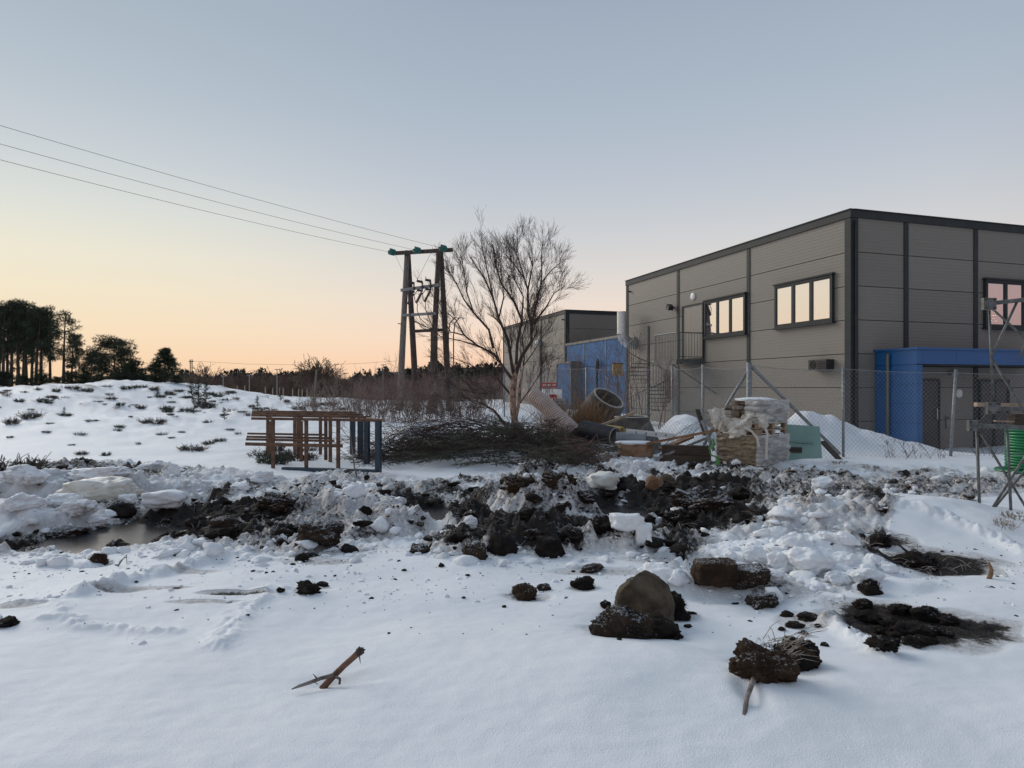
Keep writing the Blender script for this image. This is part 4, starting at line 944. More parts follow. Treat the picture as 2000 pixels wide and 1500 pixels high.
for i,(px,dep) in enumerate(((1745,15.3),(1795,15.4),(1835,15.5),(1925,15.6))):
    clump('dead_shrub', ('thin bare shrub at the fence before the blue porch side','bare shrub at the fence below the porch corner','dark bare shrub at the fence before the door','bare shrub at the fence behind the green hose')[i], 'shrub', None, px, 890, 5, .55, .2, 'bark', 350+i, depth=dep, twigs=(2,3), lean=.9, rmin=.003, r0=.007)

# brush pile of cut branches below the birch
def brush(name, label, cx, cy, rx, ry, h, n, seed, m, lmin=.6, lmax=1.7, r=.008, kid=(3,), zoff=0.0, gen=1):
    rng = random.Random(seed); mb = MB()
    for k in range(n):
        a = rng.uniform(0,6.283); q_ = math.sqrt(rng.random()); x = cx+math.cos(a)*q_*rx; y = cy+math.sin(a)*q_*ry
        z = H(x,y)+zoff+h*(1-q_*q_)*rng.random()
        b = rng.choice([0,3.14])+rng.gauss(0,.7); d = V((math.cos(b), math.sin(b)*.7, rng.uniform(-.10,.45)))
        L = rng.uniform(lmin,lmax); p = V((x,y,z))-d*L*.45
        p.z = max(p.z, H(p.x,p.y)+.02)
        grow(mb, p, d, L, r*rng.uniform(.6,1.5), gen, rng, kid, -.07, .10, 4, .004)
    return mb.build(name, M[m], label=label, cat='brush', kind='stuff')
brush('brush_pile','pile of cut leafless branches round the foot of the birch', .0,15.4,2.0,1.2,.55,330,11,'brush',r=.011,kid=(4,3),gen=2)
brush('brush_pile','low heap of cut twigs right of the blue posts', -2.1,14.8,1.1,.8,.5,130,12,'brush',r=.010,kid=(3,3),gen=2)
brush('brush_pile','tangle of grey roots at the right end of the brush pile', 1.25,13.9,.6,.5,.5,150,13,'willow',.3,.9,.006)
rng = random.Random(17); mb = MB()
for k in range(26):                        # long arching rods sweeping to the left
    x = rng.uniform(-1.4,-.2); y = rng.uniform(14.4,15.4); p = V((x,y,H(x,y)+rng.uniform(.25,.6)))
    grow(mb, p, V((-1,rng.uniform(-.3,.3),rng.uniform(.15,.5))), rng.uniform(1.0,1.9), .010, 2, rng, (3,4), -.13, .06, 6, .004)
mb.build('arching_rods', M['brush'], label='long arching cut rods sweeping left out of the brush pile', cat='brush', kind='stuff')
def bough_mesh(seed, L=.9):
    rng = random.Random(seed); mb = MB(); fo = MB()
    def spray(p, d, length, lvl):
        pts = [p]; 
        for i in range(5): d = (d+rvec(rng)*.08+V((0,0,-.03))).normalized(); p = p+d*length/5; pts.append(p)
        mb.tube(pts, [.010*(1 if lvl else .5)*(1-.15*i) for i in range(6)], 3, False)
        n = int(length*170)
        for k in range(n):
            t = rng.random()*5; i = min(4,int(t)); b = pts[i].lerp(pts[i+1],t-i); s = d.cross(rvec(rng)).normalized(); e = b+(s+d*.7)*rng.uniform(.022,.038); w = d.cross(s)*.0045
            fo.add([b-w,b+w,e],[(0,1,2)])
        if lvl:
            for k in range(9):
                t = .5+4.3*k/9; i = min(4,int(t)); b = pts[i].lerp(pts[i+1],t-i); s = V((-d.y,d.x,0)).normalized()*(1 if k % 2 else -1)
                spray(b, d+s*.85+V((0,0,rng.uniform(-.05,.2))), length*rng.uniform(.35,.55)*(1.15-t/6), 0)
    spray(V((0,0,0)), V((1,0,.12)), L, 1)
    me1 = mb.mesh('bough_stem'); me1.materials.append(M['brush']); me2 = fo.mesh('needles'); me2.materials.append(M['spruce']); return me1, me2
BOUGH = [bough_mesh(s, l) for s, l in ((1,.95),(2,.8),(3,1.05))]
def bough(loc, rot, scale, k, label, group):
    r = bpy.data.objects.new('spruce_bough', None); col.objects.link(r); r.location = loc; r.rotation_euler = rot; r.scale = (scale,)*3; tag(r, label, 'bough', group)
    for nm, me in zip(('stem','needles'), BOUGH[k]):
        o = bpy.data.objects.new(nm, me); col.objects.link(o); o.parent = r
rng = random.Random(23)
for k in range(110):
    px = rng.uniform(850,1150); py = rng.uniform(868,914)
    if px < 900 and py < 890: py += 20
    g = gp(px, py); g.z += rng.uniform(.05,.16)+max(0,(914-py))*.011; g.y -= .25
    bough(g, (rng.uniform(-.4,.4), rng.uniform(-.25,.12), rng.choice([3.14,3.14,0])+rng.gauss(0,.6)), rng.uniform(.7,1.1), k % 3, 'green spruce bough lying along the front of the brush pile', 'cut spruce boughs')
for k in range(5):
    g = gp(742+k*6, 915-(k % 2)*6); g.z += .06+.05*(k % 3)
    bough(g, (rng.uniform(-.3,.3), -.1, rng.gauss(0,.5)), .55, k % 3, 'small spruce bough dropped beside the blue posts', 'spruce boughs by the rack')
g = gp(1033,912); MB().tube([P(1024,907,13.0),P(1056,899,13.15)],[.035,.04],8).build('sawn_branch', M['wood_pale'], label='short pale sawn branch sticking out of the spruce boughs', cat='branch')

# ------------------------------------------------------------------ pines on the left
def pine_mesh(seed, h, base, rad, shape, nb, clumps=4, tuft=34, tl=.32):
    rng = random.Random(seed); tr = MB(); fo = MB()
    bend = V((rng.uniform(-.05,.05),rng.uniform(-.05,.05),0))
    ax = lambda t: V((bend.x*h*t*t, bend.y*h*t*t, h*t))
    tr.tube([ax(k/6)-V((0,0,.3 if k == 0 else 0)) for k in range(7)], [.022*h*(1-.85*k/6) for k in range(7)], 7, False)
    for k in range(nb):
        t = base+(1-base)*((k+rng.random())/nb); p = ax(t*.98); a = rng.uniform(0,6.283)
        f = (t-base)/(1-base)
        R = rad*{'round': math.sqrt(max(.03,1-(2*f-.85)**2*.55))*(1-.35*f), 'cone': (1-f)*1.0+.04, 'top': .45+.75*math.sin(min(1,f*1.1+.1)*3.0)*.9}[shape]*rng.uniform(.65,1.15)
        d = V((math.cos(a),math.sin(a),rng.uniform(.05,.55) if shape != 'cone' else rng.uniform(-.1,.3)))
        q1 = p+d*R*.5; q2 = p+d*R+V((0,0,.1*R)); tr.tube([p,q1,q2],[.03*(1.2-f),.02,.01],4,False)
        for c in range(clumps):
            cc = p.lerp(q2, .45+.55*c/max(1,clumps-1))+rvec(rng)*.12*rad; cr = rng.uniform(.12,.23)*rad**.6*(1-.55*f if shape == 'cone' else 1)
            for j in range(tuft):
                v = rvec(rng); 
                if v.length > 1: v.normalize()
                b = cc+V((v.x*cr*1.25,v.y*cr*1.25,v.z*cr*.75)); dd = (v+V((0,0,.5))+rvec(rng)*.6).normalized(); e = b+dd*tl*rng.uniform(.6,1.1); w = dd.cross(rvec(rng)).normalized()*tl*.10
                fo.add([b-w,b+w,e],[(0,1,2)])
    m1 = tr.mesh('trunk'); m1.materials.append(M['pine_bark']); m2 = fo.mesh('crown'); m2.materials.append(M['pine']); return m1, m2
PINES = {'tall1': pine_mesh(1,9.0,.50,1.5,'top',30), 'tall2': pine_mesh(2,8.0,.42,1.4,'top',32), 'tall3': pine_mesh(3,8.5,.30,1.6,'top',28,4,30), 'round': pine_mesh(4,4.6,.16,2.2,'round',54,4,32), 'cone': pine_mesh(5,4.2,.06,1.9,'cone',70,4,28), 'sapling': pine_mesh(7,1.0,.08,.34,'cone',20,2,12,.10), 'bush': pine_mesh(6,2.0,.02,1.3,'round',34,3,44,.26)}
HT = {'tall1': 9.0,'tall2': 8.0,'tall3': 8.5,'round': 4.6,'cone': 4.2,'sapling': 1.0,'bush': 2.0}
def pine(kind, px, top, dep, name, label, cat, group=None, rz=0.0, wide=1.0):
    x = (px-1000)/F*dep; g = V((x,dep,H(x,dep))); h = CZ-(top-HY)/F*dep-g.z; s = h/(HT[kind]*1.03)
    r = bpy.data.objects.new(name, None); col.objects.link(r); r.location = g; r.rotation_euler = (0,0,rz); r.scale = (s*wide,s*wide,s); tag(r, label, cat, group)
    for nm, me in zip(('trunk','crown'), PINES[kind]):
        o = bpy.data.objects.new(nm, me); col.objects.link(o); o.parent = r
G = 'tall pines on the left edge'
for i,(k,px,top,dep) in enumerate((('tall1',-38,590,52),('tall2',-14,596,55),('tall1',6,590,50),('tall2',22,588,53),('tall1',36,583,51),('tall2',52,598,54),('tall3',62,606,58),('tall1',80,596,52),('tall2',-2,600,57),('tall3',14,604,56),('tall1',45,592,58),('tall2',70,600,50),('tall2',98,616,55),('tall3',124,606,50),('tall2',140,650,53))):
    pine(k, px, top, dep, 'pine_tree', 'tall dark pine in the dense row at the left edge' if i < 13 else ('open crowned pine standing at the right end of the tall pine row','slender leaning pine just behind the row of tall pines')[i-13], 'tree', G, i*1.7)
pine('round',225,664,50,'pine_tree','broad round topped pine right of the tall pine row','tree',None,.4,1.12)
pine('round',178,688,52,'pine_tree','low spreading pine between the tall row and the round pine','tree',None,2.0,.9)
pine('cone',322,680,47,'pine_tree','single conical pine on the crest of the snow hill','tree',None,.2,1.35)
pine('bush',258,712,49,'pine_tree','low bushy pine tucked beneath the round pine','tree',None,1.0,1.2)
for i,(px,top,dep) in enumerate(((10,728,47),(45,735,46.5),(80,732,47),(110,738,46),(140,728,47),(165,735,46.5),(195,732,46),(235,728,46.5),(275,730,47),(300,735,46),(345,735,45.5))):
    pine('bush',px,top,dep,'young_spruce','dark young evergreen growing along the foot of the pine row','shrub','young evergreens below the pines',i*1.3,1.25)
for i,(px,py,h,dep) in enumerate(((375,783,42,None),(388,790,50,None),(402,786,40,None),(307,778,24,None),(379,808,30,None),(438,820,24,None),(503,795,22,None),(548,783,22,None),(125,812,17,None),(612,790,26,None))):
    g = gp(px, py); pine('sapling', px, py-h, g.y, 'young_pine', ('knee high young conifer poking out of the snow field'), 'sapling', 'young conifers on the snow field', i*1.1, 1.0)


# ------------------------------------------------------------------ heather on the snow field
def tuft_mesh(seed, n, m, flat_=.55):
    rng = random.Random(seed); mb = MB()
    for k in range(n):
        a = rng.uniform(0,6.283); rr = .22*math.sqrt(rng.random()); b = V((math.cos(a)*rr*1.3,math.sin(a)*rr,-.03)); d = V((math.cos(a)*.45+rng.uniform(-.6,.6),math.sin(a)*.45+rng.uniform(-.6,.6),flat_*.6+rng.random()*.9))
        grow(mb, b, d, rng.uniform(.14,.32), .007, 1, rng, (3,), .02, .25, 3, .004, .5)
        for j in range(8):
            e = b+d.normalized()*rng.uniform(.02,.22); v = rvec(rng).normalized()*.05; w = v.cross(rvec(rng)).normalized()*.014
            mb.add([e-w,e+w,e+v],[(0,1,2)])
    me = mb.mesh('heather_tuft'); me.materials.append(M[m]); return me
TUFTS = [tuft_mesh(1,60,'heather'),tuft_mesh(2,60,'heather_g'),tuft_mesh(3,30,'heather',.9),tuft_mesh(4,22,'grass',1.3)]
def tuft(px, py, s, k, rz, label='dark heather tuft poking through the snow field', group='heather tufts on the snow field', cat='heather'):
    g = gp(px, py); o = bpy.data.objects.new('heather_tuft', TUFTS[k]); col.objects.link(o); o.location = g; o.scale = (s*(.7+.9*abs(math.sin(rz*3.1))),s*1.1,s*(.6+.6*abs(math.cos(rz*5.3)))); o.rotation_euler = (0,0,rz); tag(o, label, cat, group)
rng = random.Random(77)
TP = [(24,828,1.3),(60,817,1.7),(125,812,1.0),(155,850,.8),(98,828,.4),(90,845,.4),(38,785,1.0),(48,767,.9),(105,776,.7),(95,788,.7),(170,765,1.2),(215,772,1.0),(190,785,.7),(218,780,1.0),(235,792,.9),(205,791,.5),(275,798,1.2),(262,792,.8),(233,835,.7),(230,842,.6),(300,827,1.2),(333,811,.7),(335,786,.8),(370,805,1.2),(405,797,1.9),(395,790,1.2),(365,778,1.2),(440,782,1.2),(375,880,1.0),(408,868,.7),(430,862,.6),(318,850,.8),(335,856,.5),(160,888,.6),(207,890,.5),(405,826,.7),(355,845,.5),(472,805,.6),(500,800,.8),(530,805,1.2),(545,812,1.0),(520,798,.7),(585,800,1.6),(610,795,1.5),(560,785,.9),(640,792,1.6),(670,800,1.2),(30,905,.4),(330,770,1.4),(300,762,1.2),(250,760,1.4),(210,756,1.3),(275,757,1.3),(140,760,1.2),(110,765,1.0),(75,762,1.0),(15,764,1.0),(350,765,1.2),(425,775,1.0),(460,780,.9),(180,823,.6),(60,800,.5),(20,855,.4),(270,868,.4),(255,815,.4),(140,870,.35),(450,840,.6),(465,848,.5),(440,812,.6)]
for i,(px,py,s) in enumerate(TP): tuft(px, py, s*.62, (0,0,1,2)[i % 4], i*1.9)
for i in range(22):
    cx_ = rng.uniform(0,640); cy_ = 760+rng.random()**1.6*52
    for j in range(rng.choice([1,2,3,5])): tuft(cx_+rng.gauss(0,14), cy_+abs(rng.gauss(0,4)), .18+.75*rng.random()**2, rng.choice([0,0,1,2,3]), i+j)
for i,(px,py) in enumerate(((540,880),(555,895),(510,890),(575,900),(530,905),(600,880))): tuft(px, py, .8, i % 3, i*2.2, 'heather tuft in the snow among the brown rack posts', 'heather tufts under the rack')
tuft(14,922,.85,0,.5,'large brown heather clump at the left edge by the snow heap',None); tuft(2,918,.8,3,.9,'frosted grass clump at the left edge beside the heather',None,'grass')

# ------------------------------------------------------------------ far wood
def distant():
    rng = random.Random(9); fo = MB(); ba = MB()
    prof = [(200,735),(340,728),(420,727),(520,724),(600,727),(655,735),(700,730),(745,722),(790,716),(840,712),(900,711),(1000,708),(1080,715)]
    def top(px):
        for (a,ya),(b,yb) in zip(prof,prof[1:]):
            if a <= px <= b: return ya+(yb-ya)*(px-a)/(b-a)
        return 735
    hill = MB(); vs = []; n = 60
    for k in range(n+1):
        px = 150+1000*k/n; D = 230; t = P(px, top(px)+8, D); vs += [(t.x*.8,D*.8,-3),(t.x,D,t.z),(t.x*1.25,D*1.25,-3)]
    fs = []
    for k in range(n): fs += [(3*k,3*k+3,3*k+4,3*k+1),(3*k+1,3*k+4,3*k+5,3*k+2)]
    hill.add(vs, fs).build('hill', M['forest'], label='low wooded hill along the horizon', cat='hill', kind='structure')
    for k in range(1500):
        px = rng.uniform(160,1100); q_ = rng.random(); D = 190+45*q_; yt = top(px)+(1-q_)*26+4*math.sin(px*.05)+3*math.sin(px*.13+1)+rng.uniform(-4,9); t = P(px, yt, D)
        h = rng.uniform(3,6.5); w = rng.uniform(1.0,2.9)
        for j in range(42):
            f = rng.random(); a = rng.uniform(0,6.283); r = w*math.sqrt(rng.random())*(1.05-f*.8); c = V((t.x+math.cos(a)*r, t.y+math.sin(a)*r, t.z-h+h*f)); u = rvec(rng)*.55; v = rvec(rng)*.55
            fo.add([c-u,c+u,c+v+V((0,0,.6))],[(0,1,2)])
    fo.build('distant_forest', M['forest'], label='dark conifer wood covering the hill on the horizon', cat='wood', kind='stuff')
    for k in range(230):
        px = rng.uniform(350,1000); D = rng.uniform(100,150); x = (px-1000)/F*D; b = V((x,D,CZ-(775-HY)/F*D-.5)); h = rng.uniform(2.2,4.6)
        for j in range(26):
            a = rng.uniform(0,6.283); d = V((math.cos(a)*.45,math.sin(a)*.45,1)); e = b+d*h*rng.uniform(.5,1); m_ = b.lerp(e,.5)+rvec(rng)*.2
            ba.tube([b+rvec(rng)*.3,m_,e],[.05,.035,.02],3,False)
            for _ in range(3): ba.tube([m_.lerp(e,rng.random()),e+rvec(rng)*.7],[.025,.015],3,False)
    ba.build('bare_scrub', M['forest_b'], label='belt of leafless scrub in front of the distant wood', cat='scrub', kind='stuff')
distant()
for i,(px,top,w,dep,lab) in enumerate(((622,704,3.2,85,'round crowned bare tree standing out against the sunset'),(405,708,2.2,120,'small bare tree above the far wood at the left'),(580,718,1.8,115,'thin bare tree just left of the round crowned one'),(525,716,2.0,118,'faint bare tree above the far wood, left of centre'))):
    rng = random.Random(400+i); x = (px-1000)/F*dep; b = V((x,dep,-.4)); ht = CZ-(top-HY)/F*dep-b.z
    root = thing('bare_tree', tuple(b), lab, 'tree'); MB().tube([b,b+V((0,0,ht*.3))],[.2,.16],6).build('trunk', M['bark'], root); mb = MB()
    for k in range(60 if i == 0 else 14):
        a = rng.uniform(0,6.283); el = rng.uniform(.35,1.4); d = V((math.cos(a)*math.cos(el),math.sin(a)*math.cos(el),math.sin(el)))
        grow(mb, b+V((0,0,ht*.28)), d, ht*.68*rng.uniform(.75,1.0)*(1 if i == 0 else .9), .05, 2, rng, (3,5), .02, .12, 4, .022)
    mb.build('crown', M['forest_b'] if i == 0 else M['bark'], root)
# lamp posts, leaning pole, old fence posts and a far pylon
for i,(px,t,b,lean) in enumerate(((487,733,768,0),(541,722,765,0),(748,713,765,0),(436,735,770,0))):
    dep = 90; a = P(px,t,dep); z0 = H(a.x,dep)-.5; r = thing('street_lamp', (a.x,dep,z0), ('far street lamp left of centre on the skyline','far street lamp left of the round crowned bare tree','far street lamp beside the left pole leg','far street lamp near the conical pine')[i], 'street lamp')
    MB().tube([(a.x,dep,z0),a],[.08,.05],6).build('post', M['galv_dull'], r); MB().beam(a+V((-.3,0,.02)),a+V((.45,0,.04)),.14,.09).build('lamp_head', M['galv_dull'], r)
a = P(612,772,58); b = P(618,722,58); a.z = H(a.x,58)-.2; MB().tube([a,b],[.09,.07],6).build('leaning_pole', M['pole_wood'], label='pale pole leaning in front of the round bare tree', cat='pole')
for i,px in enumerate((518,532,545,553,571,582,590,599,462,478)):
    a = P(px,760,62); MB().tube([(a.x,62,H(a.x,62)-.3),(a.x+.03*(i % 3),62,H(a.x,62)+1.1)],.05,5).build('fence_post', M['wood_pale'], label='weathered post of the old field fence on the skyline', cat='post', group='old field fence posts')
dep = 200; r = thing('far_pylon', tuple(P(373,760,dep)), 'tiny twin pole pylon above the far wood at the left', 'pylon')
for px in (371.5,375): MB().tube([P(px,765,dep),P(px,702,dep)],.14,5).build('pole_leg', M['wire'], r)
MB().tube([P(369,706,dep),P(378,706,dep)],.12,5).build('crossarm', M['wire'], r)
pts = [P(375,705,dep), P(480,711,dep), P(610,713,dep), P(700,710,dep), P(790,704,dep)]; MB().tube(pts,.03,4,False).build('far_wire', M['wire'], label='faint distant power wire just above the far wood', cat='wire')
# ------------------------------------------------------------------ debris by the fence
def axisM(c, d): return Matrix.Translation(c) @ V(d).normalized().to_track_quat('Z','Y').to_matrix().to_4x4()
def corrugated(path, r, pitch, depth, n=20):
    """pipe skin with rings along a path"""
    pts = []; rad = []; tot = 0
    for a, b in zip(path, path[1:]):
        L = (b-a).length; k = max(2, int(L/pitch)*4)
        for i in range(k):
            pts.append(a.lerp(b, i/k)); rad.append(r-depth*(0,0,1,1)[i % 4])
    pts.append(path[-1]); rad.append(r)
    mb = MB(); mb.tube(pts, rad, n, False); return mb
# pale pink pipe
pk = thing('corrugated_pipe', tuple(P(1070,830,17)), 'big pale pink corrugated pipe lying aslant behind the birch', 'pipe')
pa = [P(1034,770,18.2),P(1045,775,17.9),P(1064,790,17.5),P(1125,850,16.4)]
corrugated(pa, .22, .075, .024).build('skin', M['pipe_pink'], pk)
MB().tube(pa, .203, 20, False).build('groove_wall', M['pipe_groove'], pk, True)
# tilted concrete cone
ax = V((.39,-.45,.80)).normalized(); c = P(1188,779,18.6)
cn = thing('concrete_cone', (c.x,c.y,H(c.x,c.y)), 'grey concrete manhole cone tipped on its side behind the pipes', 'concrete ring')
MB().lathe([(.36,-.85),(.36,-.0),(.385,.01),(.385,.03),(.45,.03),(.47,.0),(.49,-.04),(.56,-.55),(.58,-.9),(.57,-1.05)], 40, axisM(c,ax)).build('shell', M['concrete'], cn, True)
MB().lathe([(.40,.032),(.40,.045),(.445,.045),(.455,.030)], 40, axisM(c,ax)).build('rim', M['concrete_rim'], cn, True)
# eccentric cone standing upright
c = P(1233,814,17.0); zb = H(c.x,c.y)-.05; cn = thing('concrete_cone', (c.x,c.y,zb), 'squat concrete manhole cone standing upright right of the tipped one', 'concrete ring')
mb = MB(); prof = [(.36,0,0),(.37,.0,.99),(.42,.0,1.0),(.43,.0,.94),(.62,.20,.06),(.63,.21,.0)]; n = 40; hh = c.z-zb
for r, ox, t in prof:
    for k in range(n): a = 6.28318*k/n; mb.v.append((c.x+ox+r*math.cos(a), c.y+r*math.sin(a), zb+hh*t))
for i in range(len(prof)-1):
    for k in range(n): k2 = (k+1) % n; mb.f.append((i*n+k,i*n+k2,(i+1)*n+k2,(i+1)*n+k))
mb.build('shell', M['concrete'], cn, True)
MB().lathe([(.375,.002),(.375,.012),(.418,.012),(.425,-.01)], 40, Matrix.Translation(c)).build('rim', M['concrete_rim'], cn, True)
# pipes
def pipe(name, label, a, b, r, outer, inner, pitch=None, wall=.02):
    root = thing(name, tuple((a+b)/2-V((0,0,r))), label, 'pipe'); d = (b-a).normalized()
    if pitch: corrugated([b,a], r, pitch, r*.09, 28).build('skin', outer, root)
    else: MB().tube([b,a], r, 28, False).build('skin', outer, root, True)
    MB().lathe([(r,0),(r,-.01),(r-wall,-.012),(r-wall,.35)], 28, axisM(a,d)).build('lining', inner, root, True)
a = P(1202,853,14.8); pipe('corrugated_pipe','thick black ribbed pipe with open grey mouth in the debris', a, a+V((-.62,.75,.12)), .205, M['pipe_black'], M['pipe_inner'], .055)
MB().lathe([(.001,.0),(.187,.0)], 20, axisM(a+V((-.22,.27,.04)),(-.62,.75,.12))).build('shadow_plug', M['pipe_inner'], bpy.data.objects[[o.name for o in col.objects if o.name.startswith('corrugated_pipe')][-1]])
a = P(1214,842,15.3); pipe('sewer_pipe','ochre yellow pipe socket peeping out behind the black pipe', a, a+V((-.5,.6,.05)), .10, M['yellow'], M['yellow'], None, .035)
a = P(1261,856,14.6); pipe('corrugated_pipe','slim grey ribbed pipe with teal inside', a, a+V((-.62,.10,.03)), .105, M['pipe_grey'], M['teal'], .028, .012)
# stump block with snow on top
def ico(sub):
    bm = bmesh.new(); bmesh.ops.create_icosphere(bm, subdivisions=sub, radius=1.0); v = np.array([p.co[:] for p in bm.verts]); f = [tuple(q.index for q in t.verts) for t in bm.faces]; bm.free(); return v, f
ICO = {s: ico(s) for s in (1,2,3,4,5)}
from mathutils import noise as mn
def lump_mb(c, size, seed, sub=4, amp=.35, freq=1.3, fine=.10, boxy=0.0, rotz=0.0, facets=0):
    v, f = ICO[sub]; mb = MB(); off = V((seed*3.17, seed*1.71, seed*2.3)); R = Matrix.Rotation(rotz,3,'Z')
    out = []; rg = random.Random(seed*7+1)
    pl = [(rvec(rg).normalized(), rg.uniform(.52,.86)) for _ in range(facets)]
    for p in v:
        q_ = V(p)
        for nn, dd in pl:
            e = q_.dot(nn)-dd
            if e > 0: q_ = q_-nn*e
        if boxy: m_ = max(abs(q_.x),abs(q_.y),abs(q_.z)); q_ = q_.lerp(q_/m_*.86, boxy)
        k = 1+amp*mn.noise(q_*freq+off)+amp*.5*mn.noise(q_*freq*2.3+off)+fine*mn.noise(q_*7+off)+fine*.7*mn.noise(q_*15+off)
        w = R @ V((q_.x*size[0]*k, q_.y*size[1]*k, q_.z*size[2]*k)); out.append(c+w)
    return mb.add(out, f)
g = gp(1243,892); r = thing('log_block', tuple(g), 'thick cut log block with snow on top in front of the pipes', 'log')
lump_mb(g+V((0,.2,.12)),(.42,.26,.17),3,4,.10,1.0,.05,.8).build('block', M['log'], r, True)
lump_mb(g+V((-.02,.2,.275)),(.40,.25,.05),4,4,.15,1.2,.05,.4).build('snow_cap', M['snow'], r, True)
# planks, battens and bars
def plank(name, label, a, b, w, t, m, cat='plank'): MB().beam(a, b, w, t).build(name, M[m], label=label, cat=cat)
plank('plank','long brown plank reaching up to the torn sack', P(1265,866,14.2), P(1402,840,13.35), .13, .05, 'wood')
plank('plank','broad red brown plank beneath the long one', P(1290,878,14.3), P(1350,853,14.6), .20, .045, 'wood')
plank('steel_bar','grey steel bar slanting over the dark baulks', P(1279,897,14.0), P(1381,855,13.9), .06, .05, 'galv_dull', 'bar')
plank('wood_stick','thin pale pink wooden pole pointing up right over the pipes', P(1152,839,15.2), P(1241,805,15.6), .05, .05, 'wood_pale', 'pole')
a, b = P(1222,842,15.1), P(1318,852,14.9); r = thing('drilled_batten', tuple(a), 'cream batten with drilled holes lying behind the grey pipe', 'batten')
MB().beam(a,b,.06,.11).build('batten', M['white'], r)
for t in (.22,.42,.62,.82):
    p = a.lerp(b,t)+V((0,-.032,0)); MB().lathe([(.001,.0),(.022,.0),(.022,-.01)], 12, axisM(p,(0.02,-1,0))).build('hole', M['black'], r)
x0 = P(1290,900,14.1); x1 = P(1388,900,13.75); gz = H((x0.x+x1.x)/2,14.0)
for k in range(2):
    z = gz+.10+.19*k; plank('timber_baulk', ('lower dark timber baulk left of the paver pallets','upper dark timber baulk left of the paver pallets')[k], V((x0.x+.06*k,x0.y+.05*k,z)), V((x1.x,x1.y+.05*k,z)), .26, .185, 'wood_dark', 'timber')
plank('rusty_board','short rusty board standing askew at the slack mesh', P(1362,800,15.2), P(1378,850,14.8), .10, .03, 'wood_dark', 'board')
MB().tube([P(1372,822,14.6),P(1394,880,14.3)],.035,8).build('leaning_post', M['galv_dull'], label='short galvanised post leaning beside the green strap', cat='post')
# lime strap
pts = [P(1384,862,13.4),P(1392,858,13.35),P(1396,868,13.3),P(1386,876,13.3),P(1388,888,13.3),P(1400,893,13.25),P(1403,903,13.2),P(1394,909,13.15),P(1386,912,13.1)]
mb = MB(); 
for k,(a,b) in enumerate(zip(pts,pts[1:])): mb.beam(a,b+(b-a)*.12,.05,.012,(0.3,-.4,1))
mb.build('lime_strap', M['strap'], label='twisted lime green strap hanging by the paver pallets', cat='strap')

# ------------------------------------------------------------------ paver pallets
K = V((483/F*13.2, 13.2, 0)); PL = V((-.6,.8,0)); PR = V((.8,.6,0)); gz = H(K.x,K.y)-.03
def pk_(a, b, z): return V((K.x+PL.x*a+PR.x*b, K.y+PL.y*a+PR.y*b, gz+z))
def obox(mb, a0, a1, b0, b1, z0, z1):
    return mb.hexa([pk_(a0,b0,z0),pk_(a0,b1,z0),pk_(a1,b1,z0),pk_(a1,b0,z0),pk_(a0,b0,z1),pk_(a0,b1,z1),pk_(a1,b1,z1),pk_(a1,b0,z1)])
def pallet(root, z, A=1.0, B=1.0):
    for k in range(6): obox(MB(), k*.18*A, k*.18*A+.10, 0, B, z+.105, z+.127).build('deck_board', M['wood_pale'], root)
    for b in (0,.44,.88):
        obox(MB(), 0, A, b*B, b*B+.10, z+.085, z+.103).build('stringer', M['wood_pale'], root)
        obox(MB(), 0, A, b*B, b*B+.10, z, z+.018).build('bottom_board', M['wood_pale'], root)
        for a in (0,.45,.90): obox(MB(), a*A, a*A+.10, b*B+.005, b*B+.095, z+.02, z+.083).build('spacer', M['wood_pale'], root)
def pavers(root, z0, layers, seed, keep=lambda a,b,l: True, name='pavers'):
    rng = random.Random(seed); mb = MB(); n = 0
    for l in range(layers):
        for i in range(5):
            for j in range(10):
                if not (i in (0,4) or j in (0,9) or l == layers-1): continue
                a = i*.198+.005+rng.uniform(-.004,.004); b = j*.099+.004+rng.uniform(-.003,.003)
                if not keep(a,b,l): continue
                obox(mb, a, a+.19, b, b+.091, z0+l*.082+.002, z0+l*.082+.078)
    mb.build(name, M['paver'], root, kind='stuff')
def film(root, z0, z1, a0, a1, b0, b1, seed, name='shrink_film', m='film'):
    """crumpled sheet round the two near faces"""
    rng = random.Random(seed); mb = MB(); nu, nv = 90, 40; vs = []
    La, Lb = a1-a0, b1-b0
    for j in range(nv+1):
        for i in range(nu+1):
            s = i/nu*(La+Lb); z = z0+(z1-z0)*j/nv
            if s < La: a, b, na, nb = a1-s, b0, 0, -1   # left face, then the right one
            else: a, b, na, nb = a0, b0+(s-La), -1, 0
            e = .020+.05*abs(mn.noise(V((s*2.2+seed,z*9,seed))))+.022*mn.noise(V((s*7,z*26,seed+3)))+.03*mn.noise(V((s*1.3,z*3,seed+8)))
            if j >= nv-3: z += (.05 if j == nv else .02)*mn.noise(V((s*7,seed,0)))
            vs.append(pk_(a+na*e, b+nb*e, z))
    fs = [(j*(nu+1)+i, j*(nu+1)+i+1, (j+1)*(nu+1)+i+1, (j+1)*(nu+1)+i) for j in range(nv) for i in range(nu)]
    mb.add(vs, fs); return mb.build(name, M[m], root, True)
s1 = thing('paver_pallet', tuple(pk_(0,0,0)), 'lower pallet of paving blocks in cloudy shrink film', 'pallet')
pallet(s1, .0); pavers(s1, .13, 6, 1); film(s1, .08, .64, .06, 1.0, 0, .02, 5, m='film_clear'); film(s1, .06, .66, .0, .05, 0, 1.0, 6)
ep = thing('empty_pallet', tuple(pk_(0,0,.65)), 'bare wooden pallet sandwiched between the two loads of pavers', 'pallet'); pallet(ep, .635)
s2 = thing('paver_pallet', tuple(pk_(0,0,.77)), 'upper pallet of paving blocks with torn wrapping and snow on top', 'pallet')
